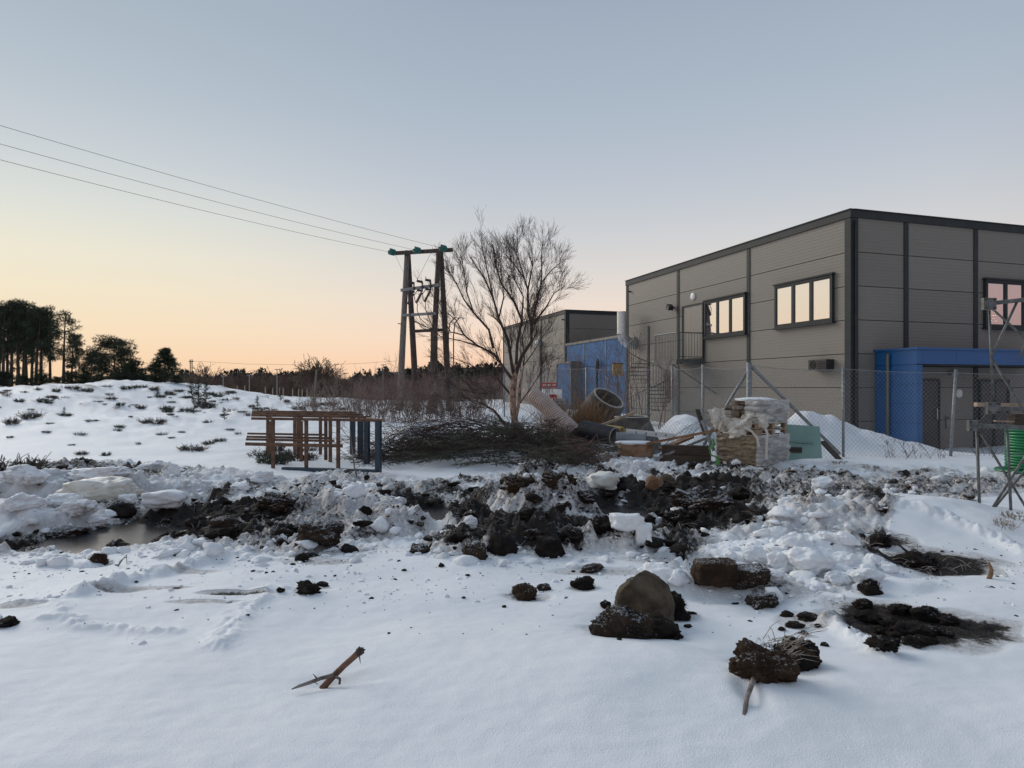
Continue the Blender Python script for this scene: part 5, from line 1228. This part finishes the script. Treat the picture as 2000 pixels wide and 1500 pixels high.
pallet(s2, .775); pavers(s2, .905, 5, 2, lambda a,b,l: (b > .45 or l < 1) or (a < .3 and l < 2))
film(s2, .88, 1.34, .0, .30, .0, 1.0, 9)
lump_mb(pk_(.55,.72,1.33),(.42,.36,.055),6,4,.2,1.5,.05).build('snow_cap', M['snow'], s2, True)
rng = random.Random(8)
for k in range(9):
    p = pk_(.30+.62*rng.random(), .06+.32*rng.random(), 1.03+.07*(k % 3)); Mz = Matrix.Rotation(rng.uniform(-.6,.6),3,'X') @ Matrix.Rotation(rng.uniform(0,3),3,'Z')
    MB().box(p,(.19,.09,.075),Mz).build('loose_paver', M['paver'], s2)
def cloth(name, label, corners, Y, seed, nu=44, nv=34, fold=.07, parent=None):
    mb = MB(); vs = []; tl, tr_, br, bl_ = corners
    for j in range(nv+1):
        for i in range(nu+1):
            u, v = i/nu, j/nv
            x = (tl[0]*(1-u)+tr_[0]*u)*(1-v)+(bl_[0]*(1-u)+br[0]*u)*v; y = (tl[1]*(1-u)+tr_[1]*u)*(1-v)+(bl_[1]*(1-u)+br[1]*u)*v
            ed = 4*max(0, abs(u-.5)-.38)+4*max(0, abs(v-.5)-.38)
            x += 5*mn.noise(V((u*3,v*3,seed)))+ed*3*mn.noise(V((u*9,v*9,seed+1))); y += 5*mn.noise(V((u*3,v*3,seed+5)))+ed*4*mn.noise(V((u*9,v*9,seed+2)))
            d = Y+fold*mn.noise(V((u*3.2+v*2,v*1.4,seed+7)))*1.6+fold*.9*abs(mn.noise(V((u*7-v*3,v*6,seed+9))))-.15*math.sin(u*3.14)*math.sin(v*2)
            vs.append(P(x,y,d))
    mb.add(vs, [(j*(nu+1)+i,(j+1)*(nu+1)+i,(j+1)*(nu+1)+i+1,j*(nu+1)+i+1) for j in range(nv) for i in range(nu)])
    o = mb.build(name, M['cloth'], parent, True, label, 'sack' if parent is None else None)
    so_ = o.modifiers.new('thickness','SOLIDIFY'); so_.thickness = .008; return o
cloth('torn_sack','crumpled cream sack draped at the left of the upper pallet',((1382,800),(1414,796),(1424,842),(1398,846)),13.35,1.0)
cloth('torn_wrapping','torn white wrapping hanging in folds over the upper pavers',((1410,822),(1472,806),(1466,838),(1420,836)),13.18,4.0)
cloth('torn_flap','ragged white flap hanging below the torn wrapping',((1424,832),(1458,830),(1456,850),(1424,856)),13.12,7.0,30,20,.03)
cloth('torn_wrapping','small torn corner of wrapping at the stack edge',((1478,808),(1504,812),(1498,834),(1484,836)),13.12,9.0,24,24,.04)
for k,(pl,lab) in enumerate((([(1452,834),(1468,842),(1479,856),(1482,872)],'curved white strap arching down over the lower pallet'),([(1486,812),(1494,836),(1499,846),(1497,880),(1497,896)],'long white strap hanging down the stack corner'))):
    mb = MB(); pts = [P(x,y,13.05-.01*i) for i,(x,y) in enumerate(pl)]
    for a,b in zip(pts,pts[1:]): mb.beam(a,b+(b-a)*.05,.045,.006,(0,-1,.2))
    mb.build('packing_strap', M['cloth'], label=lab, cat='strap')
# mint green sheet leaning on the snow bank
q4 = [P(1527,828,14.7),P(1601,833,14.75),P(1606,896,14.35),P(1533,902,14.3)]
sh = thing('mint_sheet', tuple(q4[3]), 'pale mint green metal sheet with latch leaning by the pavers', 'sheet')
nrm = (q4[1]-q4[0]).cross(q4[3]-q4[0]).normalized()*.03
MB().hexa([q4[3],q4[2],q4[2]+nrm,q4[3]+nrm,q4[0],q4[1],q4[1]+nrm,q4[0]+nrm]).build('panel', M['mint'], sh)
def on4(u,v,o=0): return (q4[0].lerp(q4[1],u)).lerp(q4[3].lerp(q4[2],u),v)-nrm.normalized()*(-.012 if o == 0 else o)
fv = V((0,-1,0))
MB().beam(on4(.18,.46)+fv*.02,on4(.80,.50)+fv*.02,.03,.03).build('ridge', M['mint'], sh)
MB().beam(on4(.10,.68)+fv*.03,on4(.46,.70)+fv*.03,.05,.11).build('latch_plate', M['wood_dark'], sh)
MB().beam(on4(.12,.66)+fv*.06,on4(.42,.67)+fv*.06,.03,.03).build('latch_bar', M['black'], sh)
plank('brown_board','dark brown board leaning behind the right edge of the mint sheet', P(1606,862,14.95), P(1640,898,14.7), .28, .03, 'wood_dark', 'board')

# wrapped pallets and red banner far behind by the halls
Y = 27.0; a = P(1078,774,Y); gzz = H(a.x,Y); r = thing('wrapped_pallet', (a.x,Y,gzz), 'white wrapped pallet with red print behind the pale pipe', 'pallet')
MB().box((a.x,Y,(gzz+P(0,760,Y).z)/2),(.75,.7,P(0,760,Y).z-gzz)).build('wrapping', M['white'], r)
zt = P(0,765,Y).z
for k in range(3): MB().add([(a.x-.15+.1*k,Y-.353,zt-.1),(a.x-.05+.1*k,Y-.353,zt-.32-.1*(k % 2)),(a.x+.02+.08*k,Y-.353,zt-.12)],[(0,1,2)]).build('red_print', M['red'], r)
a = P(1073,752,28); r = thing('red_banner', tuple(a), 'red banner board above the wrapped pallet', 'banner'); MB().box(a,(.62,.05,.18)).build('board', M['red'], r)
for k in range(3): MB().box(a+V((-.2+.2*k,-.028,0)),(.13,.006,.05)).build('lettering', M['white'], r)
for s in (-.25,.25): MB().tube([(a.x+s,28,H(a.x,28)),(a.x+s,28,a.z)],.03,6).build('post', M['galv_dull'], r)
a = P(1094,768,26.6); r = thing('tile_stack', (a.x,26.6,H(a.x,26.6)), 'dark stack of flat boards beside the white wrapped pallet', 'stack')
for k in range(9): MB().box((a.x,26.6,H(a.x,26.6)+.07+.13*k),(.42,.5,.10)).build('board', M['galv_dull'], r)


# ------------------------------------------------------------------ lattice trestles at the right edge
def trestle():
    root = thing('lattice_trestle', tuple(P(1915,1020,8.1)), 'grey lattice steel trestle with bolted end plates at the right edge', 'trestle'); R = .0145
    Yf, Yb = 8.1, 8.9
    def bar(a, b, ya, yb, r=R, n='lattice_bar', m='steel_grey'):
        A, B = P(*a,ya), P(*b,yb); MB().tube([A,B], r, 8).build(n, M[m], root, True)
    # upper frame
    bar((1922,594),(2120,572),Yf,Yf,.025,'chord'); bar((1932,606),(1940,786),Yf,Yf); bar((1986,590),(1936,697),Yf,Yf); bar((1939,604),(2120,765),Yb,Yb); bar((1937,700),(2110,985),Yf,Yf); bar((2040,590),(1990,700),Yb,Yb)
    bar((1937,797),(2140,804),Yf,Yf,.025,'chord')
    # lower frame
    bar((1900,831),(2140,842),Yf,Yf,.027,'chord'); bar((1908,841),(1914,1016),Yf,Yf,.017); bar((1909,836),(2110,1165),Yf,Yf); bar((2110,722),(1922,1018),Yf,Yf); bar((2110,788),(1922,1016),Yb-.3,Yf+.05); bar((1967,839),(1976,1031),Yf-.05,Yf-.05,.016); bar((1949,988),(1934,1023),Yb,Yb,.01); bar((2080,840),(2085,1050),Yf,Yf,.017)
    for (px,py,w,n) in ((1929,594,.15,0),(1937,797,.15,0),(1900,831,.14,0)):
        c = P(px,py,Yf-.02); MB().box(c+V((0,-.02,0)),(w,.05,w*.92)).build('end_plate', M['steel_grey'], root)
        for sx in (-1,1):
            for sz in (-1,1): MB().tube([c+V((sx*w*.36,-.045,sz*w*.33)),c+V((sx*w*.36,-.062,sz*w*.33))],.012,6).build('bolt', M['wire'], root)
    g = P(1913,1019,Yf); MB().box(g+V((0,0,-.005)),(.15,.12,.03)).build('foot_plate', M['wire'], root)
    MB().tube([P(1925,785,Yf-.06),P(1924,812,Yf-.06),P(1916,819,Yf-.06)],.006,5).build('hook', M['steel_grey'], root)
trestle()
plank('wood_batten','pale wooden batten laid through the lattice trestle', P(1905,790,8.5), P(2150,795,8.4), .07, .05, 'wood_pale', 'batten')
plank('wood_block','dark charred timber block on the lower trestle beam', P(1974,820,8.35), P(2120,824,8.3), .16, .15, 'wood_dark', 'timber')
plank('wood_offcut','thin grey wood offcut lying on the lower trestle beam', P(1943,822,8.3), P(1985,824,8.3), .05, .015, 'wood_pale', 'offcut')
c = P(2012,905,12.4); gz = H(c.x,c.y); hc = thing('hose_coil', (c.x,c.y,gz), 'coil of bright green ribbed hose behind the trestle', 'hose')
for k in range(15):
    z = gz+.10+.052*k; MB().tube([(c.x+.36*math.cos(a),c.y+.36*math.sin(a),z+.006*math.sin(a*2+k)) for a in (6.2832*j/36 for j in range(37))],.026,7,False).build('hose_turn', M['coil'], hc, True)
MB().lathe([(.001,.03),(.50,.03),(.52,.0),(.001,.0)], 36, Matrix.Translation((c.x-.03,c.y,gz+.03))).build('base_disc', M['coil'], hc)
# ------------------------------------------------------------------ stones, clods, snow lumps, sticks
def fibres(parent, c, size, n, seed, L=.02, m='soil_brown', zmin=-.2):
    rng = random.Random(seed); mb = MB()
    for k in range(n):
        v = rvec(rng).normalized()
        if v.z < zmin: v.z = -v.z*.5
        b = c+V((v.x*size[0],v.y*size[1],v.z*size[2]))*rng.uniform(.92,1.08); d = (v+rvec(rng)*.9).normalized()*L*rng.uniform(.5,1.6); w = d.cross(rvec(rng)).normalized()*.0016
        mb.add([b-w,b+w,b+d],[(0,1,2)])
    return mb.build('root_fibres', M[m], parent, kind='stuff')
def clod(name, label, cat, px, py, w, h, m, seed, sub=4, amp=.35, fine=.12, boxy=0.0, group=None, depthk=.8, sink=.32, fib=0, rotz=0.0, freq=1.3, facets=None):
    """lump whose foot is at (px, py) and that measures w by h photo pixels"""
    g = gp(px, py); k = g.y/F; sx = w*k/2; sz = h*k/2; sy = sx*depthk
    c = V((g.x, g.y+sy*.7, 0)); c.z = H(c.x,c.y)+sz*(1-2*sink)
    facets = (9 if m in ('snow','ice_snow') else 7) if facets is None else facets
    mb = lump_mb(c, (sx*1.15,sy*1.15,sz*1.15), seed, sub, amp, freq, fine, boxy, rotz, facets)
    if fib:
        r = thing(name, (c.x,c.y,c.z-sz), label, cat, group); mb.build('body', M[m], r, True); fibres(r, c, (sx,sy,sz), fib, seed, .022, m); return r
    return mb.build(name, M[m], None, True, label, cat, group)
S_ = 'soil clod'
clod('boulder','pale brown boulder on the near snow, the largest stone',  'boulder', 1266,1230,104,122,'stone',17,5,.20,.035,0,None,.8,.22,rotz=.3,freq=1.1,facets=5)
clod('soil_clod','big hairy black clod leaning on the pale boulder', S_,1218,1246,98,70,'soil_frost',12,5,.25,.14,0,None,.5,.22,2000,facets=2)
clod('soil_clod','dark crumbly clod at the right foot of the boulder', S_,1290,1248,72,54,'soil',13,4,.35,.2,fib=500)
clod('soil_clod','black clod tucked behind the right side of the boulder', S_,1318,1204,56,60,'soil',14,4,.35,.2,fib=400)
clod('soil_clod','small black clod on snow just right of the boulder', S_,1330,1212,44,30,'soil',15,4,.4,.2)
clod('soil_clod','flat black clod left of the boulder in a snow hollow', S_,1182,1188,22,18,'soil',16,3,.3,.15)
clod('soil_clod','black round clod above the boulder', S_,1140,1152,42,28,'soil',17,4,.4,.2,fib=250)
clod('soil_clod','long flat clod on the near snow above the round one', S_,1155,1118,48,16,'soil_frost',18,4,.3,.15)
clod('soil_clod','brown frosty clod left of the boulder, bigger of two', S_,1022,1172,50,36,'soil_brown',19,4,.35,.18,fib=300)
clod('soil_clod','brown frosty clod left of the boulder, smaller of two', S_,1062,1154,26,20,'soil_brown',20,3,.35,.18)
clod('soil_clod','round hairy clod on the snow ridge right of the boulder', S_,1492,1188,54,38,'soil_frost',21,4,.3,.18,fib=500)
clod('soil_clod','square cut brown sod block with snow on top', S_,1402,1154,80,46,'soil_brown',22,4,.12,.10,.85,None,.8,.1,700)
clod('soil_clod','frosted grey sod lump right of the square sod block', S_,1468,1156,80,44,'soil_frost',23,4,.25,.12,.4)
clod('soil_clod','snow dusted lump left of the square sod block', S_,1330,1146,42,30,'dirty_snow',24,4,.2,.1,.2)
clod('soil_clod','snow dusted slab lying behind the boulder', S_,1298,1138,70,40,'dirty_snow',25,4,.2,.1,.5)
clod('soil_clod','frosted flat peat slab on the snow left of the puddle', S_,620,1074,86,44,'soil_frost',26,5,.25,.12,.35,None,.7,.15,500)
clod('soil_clod','dark clod standing behind the frosted peat slab', S_,594,1052,28,32,'soil',27,4,.3,.15)
clod('soil_clod','crumbly black clod pair, larger, on the near left snow', S_,596,1160,46,26,'soil',28,4,.4,.25,fib=200)
clod('soil_clod','crumbly black clod on the near left snow, smaller of pair', S_,628,1146,24,14,'soil',29,3,.4,.25)
clod('soil_clod','tiny black clod left of the crumbly pair', S_,547,1156,14,10,'soil',30,3,.4,.2)
clod('soil_clod','dark clod with frosty cap right of centre puddle rim', S_,815,1082,36,24,'soil_frost',31,4,.35,.18)
clod('soil_clod','single small dark stone on smooth snow below the puddle', S_,861,1108,12,12,'soil',32,3,.3,.15)
clod('soil_clod','black clod cut off by the left edge of the photo', S_,4,1226,40,20,'soil',33,4,.35,.2)
clod('soil_clod','tall upright black clod at the front of the soil heap', S_,928,1092,44,50,'soil_frost',34,4,.3,.15,.2)
clod('soil_clod','broad black clod at the front right of the soil heap', S_,1076,1088,56,42,'soil',35,4,.25,.18,.3)
clod('soil_clod','round black clod in the front middle of the soil heap', S_,980,1086,52,46,'soil',36,4,.3,.18)
clod('soil_clod','brown boulder like clod on the left shoulder of the heap', S_,1014,958,56,34,'soil_brown',37,5,.45,.2,sink=.4,fib=400,facets=3)
clod('soil_clod','brown snow streaked clod on the top of the heap', S_,1088,944,58,38,'soil_brown',38,5,.45,.2,sink=.4,fib=400,facets=3)
clod('stone','orange brown stone at the far rim of the peat pit', 'stone',1278,958,34,30,'log',39,4,.2,.06,.3)
clod('stone','grey pink stone beside the orange brown one', 'stone',1304,952,26,26,'stone',40,4,.2,.06)
clod('soil_clod','black clod in the near right pit', S_,1735,1268,52,24,'soil',41,4,.5,.25,fib=500,facets=2)
clod('soil_clod','hairy black clod at the upper edge of the near pit', S_,1705,1162,40,38,'soil',42,4,.35,.2,fib=300)
clod('soil_clod','dark clod at the right end of the near pit', S_,1820,1214,44,24,'soil',43,4,.5,.25,fib=400,facets=2)
clod('soil_clod','hairy black clod in the middle of the near pit', S_,1782,1240,60,26,'soil',44,4,.5,.25,fib=600,facets=2)
for i,(px,py,w,h) in enumerate(((1700,1215,40,20),(1745,1225,36,16),(1840,1240,44,18),(1800,1262,46,20),(1690,1190,30,18),(1860,1222,30,14),(1765,1200,34,18),(1725,1240,30,14),(1820,1258,26,12))): clod('soil_clod','lumpy black clod among those in the near right pit', S_,px,py,w,h,'soil',180+i,4,.5,.25,fib=250,facets=2,group='clods in the near right pit')
clod('soil_clod','black clod in the far right pit by the buried stick', S_,1806,1112,70,28,'soil',45,4,.5,.25,fib=500,facets=2)
clod('soil_clod','black wedge of peat above the far right pit', S_,1722,1072,36,28,'soil',46,4,.3,.2,.3)
clod('soil_clod','frosted black clod above the large left puddle', S_,232,1010,46,32,'soil',47,4,.3,.15)
clod('soil_clod','black clod mass right of the large left puddle', S_,415,1052,90,32,'soil',48,4,.35,.2)
clod('soil_clod','greenish black stone on the bank right of the left puddle', S_,432,1040,48,34,'soil_frost',49,4,.25,.1,.4)
clod('soil_clod','dark clod at the lower bank left of the puddle', S_,120,1068,70,24,'soil_frost',50,4,.35,.2)
for i,(px,py,w,h) in enumerate(((1340,1030,60,34),(1400,1005,66,36),(1290,1000,44,28),(1440,975,56,34),(1360,975,70,34),(1180,1040,46,30),(1120,1060,40,20),(1030,1055,38,20),(890,1060,36,20),(470,1020,66,30),(530,1000,60,34),(390,1020,56,26),(560,1040,44,26),(1140,985,40,22),(1040,1005,42,24))):
    clod('soil_clod','rough black clod among those in the dug strip', S_,px,py,w,h,('soil','soil_frost','soil')[i % 3],200+i,5,.5,.22,sink=.38,facets=4,group='rough clods in the dug strip')
# soil clump with roots and straw
rt = clod('root_clump','hairy frozen root clump with straw on the nearest snow','root clump',1505,1330,100,80,'soil_brown',60,5,.42,.2,0,None,.75,.24,1500,facets=3)
clod('soil_clod','black crumbly clod joined to the right of the root clump', S_,1556,1308,76,62,'soil',63,5,.45,.22,0,None,.7,.28,900,facets=3)
for i,(px,py,w,h) in enumerate(((1555,1228,30,18),(1585,1212,40,18),(1572,1240,18,10),(1530,1232,16,10),(1600,1225,14,8),(1540,1205,24,14),(1612,1262,14,8),(1345,1226,14,8),(1322,1250,12,8),(1210,1250,12,7),(1352,1200,16,8))): clod('soil_clod','small crumb of black soil beside the near clods', S_,px,py,w,h,'soil',64+i,3,.45,.2,group='small crumbs round the near clods')
c = gp(1520,1320); rng = random.Random(61)
for k in range(46):
    a = P(1500+rng.uniform(-15,60),1270+rng.uniform(-25,30),c.y+rng.uniform(-.05,.1)); b = a+V((rng.uniform(-.06,.20),rng.uniform(-.1,.05),rng.uniform(-.02,.13))); m_ = a.lerp(b,.5)+V((0,0,.02))
    MB().tube([a,m_,b],[.0025,.002,.001],3,False).build('straw', M['grass'], rt)
MB().tube([P(1484,1298,c.y-.10),gp(1470,1343)+V((0,0,.03)),gp(1459,1372)+V((0,0,.025)),gp(1453,1396)-V((0,0,.01))],[.013,.014,.012,.013],7).build('root_stem', M['grey_twig'], rt, True)
MB().tube([P(1560,1262,c.y),P(1585,1275,c.y-.05),P(1604,1291,c.y-.07)],[.014,.009,.002],5).build('root_spike', M['soil_brown'], rt, True)
# forked stick on the near snow
g = gp(632,1344); yy = g.y; st = thing('forked_stick', tuple(g), 'brown forked stick jutting out of the nearest snow at left', 'stick')
MB().tube([P(628,1346,yy),P(650,1322,yy+.02),P(672,1300,yy+.04),P(690,1284,yy+.05),P(703,1272,yy+.05)],[.018,.018,.0165,.017,.019],9).build('stem', M['root'], st, True)
MB().tube([P(654,1318,yy+.02),P(626,1325,yy-.03),P(605,1333,yy-.06),P(584,1340,yy-.09),P(570,1346,yy-.12)],[.012,.010,.010,.008,.003],6).build('side_branch', M['grey_twig'], st, True)
MB().tube([P(656,1322,yy),P(664,1326,yy-.03),P(663,1337,yy-.04)],[.008,.007,.006],6).build('side_shoot', M['bark'], st, True)
lump_mb(P(703,1272,yy+.05),(.022,.02,.022),7,3,.5,2,.3).build('broken_end', M['bark'], st)
for i,(a,b) in enumerate((((612,1331),(622,1337)),((618,1324),(611,1316)),((695,1275),(697,1266)),((702,1282),(704,1296)))): MB().tube([P(*a,yy-.04),P(*b,yy-.05)],[.004,.001],4).build('twig', M['bark'], st)
# curved orange root and other sticks
g = gp(1930,1130); MB().tube([g-V((0,0,.02)),P(1935,1122,g.y),P(1936,1112,g.y),P(1931,1098,g.y)],[.020,.018,.017,.008],8).build('curved_root', M['wood'], label='short orange brown root curling out of the right snow', cat='root', smooth=True)
def stick(name, label, pts, r, m='grey_twig'):
    g = gp(*pts[0]); MB().tube([P(x,y,g.y+.02*i) for i,(x,y) in enumerate(pts)],[r*(1-.6*i/(len(pts)-1)) for i in range(len(pts))],5).build(name, M[m], label=label, cat='stick', smooth=True)
stick('stick','bent thin twig standing by the frost clump at left',[(230,1106),(238,1094),(247,1084),(248,1100)],.008)
stick('stick','buried stick poking out beside the far right pit',[(1775,1080),(1760,1068),(1745,1058)],.014,'bark')
stick('stick','thin grey twig upright before the soil heap',[(1065,935),(1062,915),(1061,905)],.012)
stick('stick','curved dark twig above the left snow slab',[(78,948),(75,935),(68,925)],.014,'bark')
stick('stick','short dark twig upright in the churned snow left of centre',[(589,997),(593,988),(596,978)],.018,'bark')
clod('root_clump','small frosty root clump in the snow below the left puddle','root clump',186,1106,36,28,'soil_brown',62,4,.35,.2,fib=300)
stick('stick','pale twig sticking out of the small root clump',[(180,1100),(188,1088),(200,1094)],.008)
# snow slabs and blocks
SB = 'snow block'
clod('snow_slab','big tilted slab of old yellowish snow left of the puddle', SB,182,980,126,52,'ice_snow',70,5,.22,.10,.45,None,.6,.12,rotz=.1)
clod('snow_slab','white capping on the big tilted snow slab', SB,172,948,112,24,'snow',71,5,.3,.12,.2,None,.7,.1)
clod('snow_slab','flat pale snow slab at the far rim of the left puddle', SB,318,1008,80,34,'snow',72,4,.2,.05,.6,None,.7,.15)
clod('snow_slab','snow wedge leaning on the big tilted slab', SB,245,985,36,24,'snow',73,4,.3,.06,.4)
clod('snow_block','long white snow block at the right rim of the black puddle', SB,1225,1052,66,36,'snow',74,4,.25,.06,.5,None,.7,.1)
clod('snow_block','snow block with soil stuck to its end by the black puddle', SB,1258,1062,34,44,'dirty_snow',75,4,.25,.06,.5)
clod('snow_block','bright rounded snow ball left of the soil heap', SB,690,968,42,30,'snow',76,4,.25,.05)
clod('snow_block','pale snow ball in front of the left heap', SB,738,1040,34,28,'snow',77,4,.25,.06)
clod('snow_block','pointed snow block at the front of the grey puddle', SB,922,1032,26,24,'snow',78,4,.3,.06,.3)
clod('snow_block','thin snow shard upright behind the soil heap', SB,1050,934,22,20,'snow',79,4,.3,.08,.3,rotz=.7)
clod('snow_block','yellowish snow block at the far rim of the black puddle', SB,1180,958,66,32,'ice_snow',80,4,.25,.05,.4)
clod('snow_block','white snow ball lying in the trodden snow before the fence', SB,1610,956,40,28,'snow',81,4,.25,.06)
for i,(px,py,w,h) in enumerate(((1590,1120,100,72),(1660,1072,52,30),(1520,1050,44,34),(1480,1100,56,40),(1660,1105,56,42),(1716,1104,48,36),(1700,1140,70,44),(1600,1150,80,36),(1530,1110,54,50),(1450,1120,44,34),(1510,1136,50,30),(1578,1052,40,26),(1640,1140,50,34),(1740,1120,44,28),(1430,1096,36,24),(1556,1080,60,40),(1620,1056,34,22))):
    clod('snow_block', 'largest white snow boulder in the right snow heap' if i == 0 else 'broken white snow block in the heap right of centre', SB, px,py,w*.85,h*.72,'snow',90+i,5,.34,.06,.2,None if i == 0 else 'broken snow blocks in the right heap')
for i,(px,py,w,h) in enumerate(((40,962,70,36),(110,990,56,28),(30,1010,64,30),(140,1005,60,34),(75,935,70,30),(20,935,60,30),(330,930,36,34),(290,915,60,26),(180,1028,40,20),(345,958,30,24),(500,940,50,22),(470,955,36,20))):
    clod('snow_block','rough white snow block in the heaps at the left edge', SB, px,py,w,h,'snow' if i % 3 else 'dirty_snow',120+i,5,.38,.13,.1,'snow blocks in the left heaps')
for i,(px,py,w,h) in enumerate(((360,1078,28,22),(340,1082,24,18),(318,1086,22,18),(210,1082,30,18),(170,1086,24,14),(95,1088,26,14),(120,1090,20,12),(240,1080,26,16),(385,1064,26,20),(362,1068,26,24))):
    clod('snow_block','small snow lump along the near rim of the left puddle', SB, px,py,w,h,'snow',140+i,3,.3,.06,.1,'snow lumps rimming the left puddle')

# countless small lumps: one mass each of snow and of soil
def scatter(name, label, cat, m, n, seed, pick, smin, smax, flatn=.8):
    rng = np.random.default_rng(seed); v0, f0 = ICO[2]; f0 = np.array(f0); var = []
    for k in range(16):
        v = v0.copy()
        for _ in range(7):
            nn = rng.normal(size=3); nn /= np.linalg.norm(nn); e = np.maximum(0, v @ nn-rng.uniform(.35,.75)); v = v-e[:,None]*nn
        v = v*(1.15+.38*np.array([mn.noise(V(p)*1.6+V((k*5.1,seed,0))) for p in v0])[:,None]+.20*rng.uniform(-1,1,(len(v0),1))); var.append(v)
    pts = []
    while len(pts) < n:
        px = rng.uniform(-40,2040,4000); py = 757+CZ*F/rng.uniform(4.2,14.5,4000)
        Yd = CZ*F/(py-HY); X = (px-1000)/F*Yd; hh, dd = Hn(X, Yd); ok = pick(px, py, dd, rng)
        pts += [(x,y,z) for x,y,z in zip(X[ok],Yd[ok],hh[ok])]
    pts = pts[:n]; co = []; fa = []; base = 0
    for x,y,z in pts:
        s = smin*(smax/smin)**(rng.random()**3.0); v = var[rng.integers(16)]*np.array([s*rng.uniform(.8,1.35),s*rng.uniform(.8,1.3),s*flatn*rng.uniform(.6,1.0)])
        a = rng.uniform(0,6.28); c, sn = math.cos(a), math.sin(a); v = v @ np.array([[c,-sn,0],[sn,c,0],[0,0,1]]); co.append(v+np.array([x,y,z+s*.05])); fa.append(f0+base); base += len(v0)
    co = np.concatenate(co); fa = np.concatenate(fa); me = bpy.data.meshes.new(name); me.vertices.add(len(co)); me.vertices.foreach_set('co', co.astype(np.float32).ravel())
    me.loops.add(fa.size); me.loops.foreach_set('vertex_index', fa.astype(np.int32).ravel()); me.polygons.add(len(fa)); me.polygons.foreach_set('loop_start', np.arange(0,fa.size,3,dtype=np.int32)); me.polygons.foreach_set('use_smooth', np.ones(len(fa),bool)); me.update(calc_edges=True)
    me.materials.append(M[m]); o = bpy.data.objects.new(name, me); col.objects.link(o); tag(o, label, cat, kind='stuff')
def churned(px, py, dd, rng):
    Yd = CZ*F/(py-HY); u = (px-1000)/F; return (Yd < np.interp(u,FAR_U,FAR_D)+.2) & (Yd > np.interp(u,NEAR_U,NEAR_D)-.35)
scatter('snow_lumps','countless small snow lumps strewn over the dug strip','snow','snow',2400,1,lambda px,py,dd,rng: churned(px,py,dd,rng) & (dd < .42) & ~((px > 1740) & (py > 960)),.012,.10)
scatter('dirty_snow_lumps','soil stained snow lumps mixed into the dug strip','snow','dirty_snow',1300,2,lambda px,py,dd,rng: churned(px,py,dd,rng) & (dd > .2) & (dd < .8),.012,.09)
scatter('soil_crumbs','countless dark soil crumbs strewn over the dug strip','soil','soil',1500,3,lambda px,py,dd,rng: (churned(px,py,dd,rng) & (dd > np.where(px > 1450,.72,.35))),.012,.12)
scatter('soil_specks','tiny soil specks scattered on the clean snow','soil','soil',420,4,lambda px,py,dd,rng: (rng.random(len(px)) < np.where(py < 1130,.9,.15)) & (py > 1070) & (dd < .5),.005,.022)
scatter('frosty_crumbs','frosted brown crumbs of sod along the soil heap','soil','soil_frost',700,5,lambda px,py,dd,rng: churned(px,py,dd,rng) & (dd > .45),.015,.075)
scatter('snow_crumbs','fine snow crumbs lying on the near crust','snow','snow',900,6,lambda px,py,dd,rng: (py > 1075) & (rng.random(len(px)) < np.where(py < 1190,.9,.06)) & (dd < .5),.004,.028)
# frozen roots and stalks littering the bare soil
rng = random.Random(71); mb = MB(); k = 0
PX = np.array([rng.uniform(0,2000) for _ in range(6000)]); PY = np.array([rng.uniform(925,1280) for _ in range(6000)]); YY = CZ*F/(PY-HY); XX = (PX-1000)/F*YY; HH, DD = Hn(XX, YY)
for x, y, z in [(x,y,z) for x,y,z,d in zip(XX,YY,HH,DD) if d > .6 and y > 5.6][:600]:
    a = rng.uniform(0,6.283); L = rng.uniform(.04,.22); p = V((x,y,z+.01)); q_ = p+V((math.cos(a)*L,math.sin(a)*L,rng.uniform(0,.06))); mb.tube([p,p.lerp(q_,.5)+V((0,0,.02)),q_],[.004,.0035,.002],3,False)
mb.build('root_litter', M['grey_twig'], label='frozen roots and stalks littering the bare soil', cat='roots', kind='stuff')
# dry grass stalks through the snow at the right
for i,(px,py) in enumerate(((1960,1030),(1985,1015),(1340,892),(1640,905),(1560,912))):
    tuft(px, py, .38, 3, i*1.1, ('dry stalks beside the foot of the trestle','dry stalks right of the trestle foot','dry stalks in front of the dark baulks','dry stalks at the foot of the brown board','dry stalks at the right foot of the pallets')[i], None, 'grass')
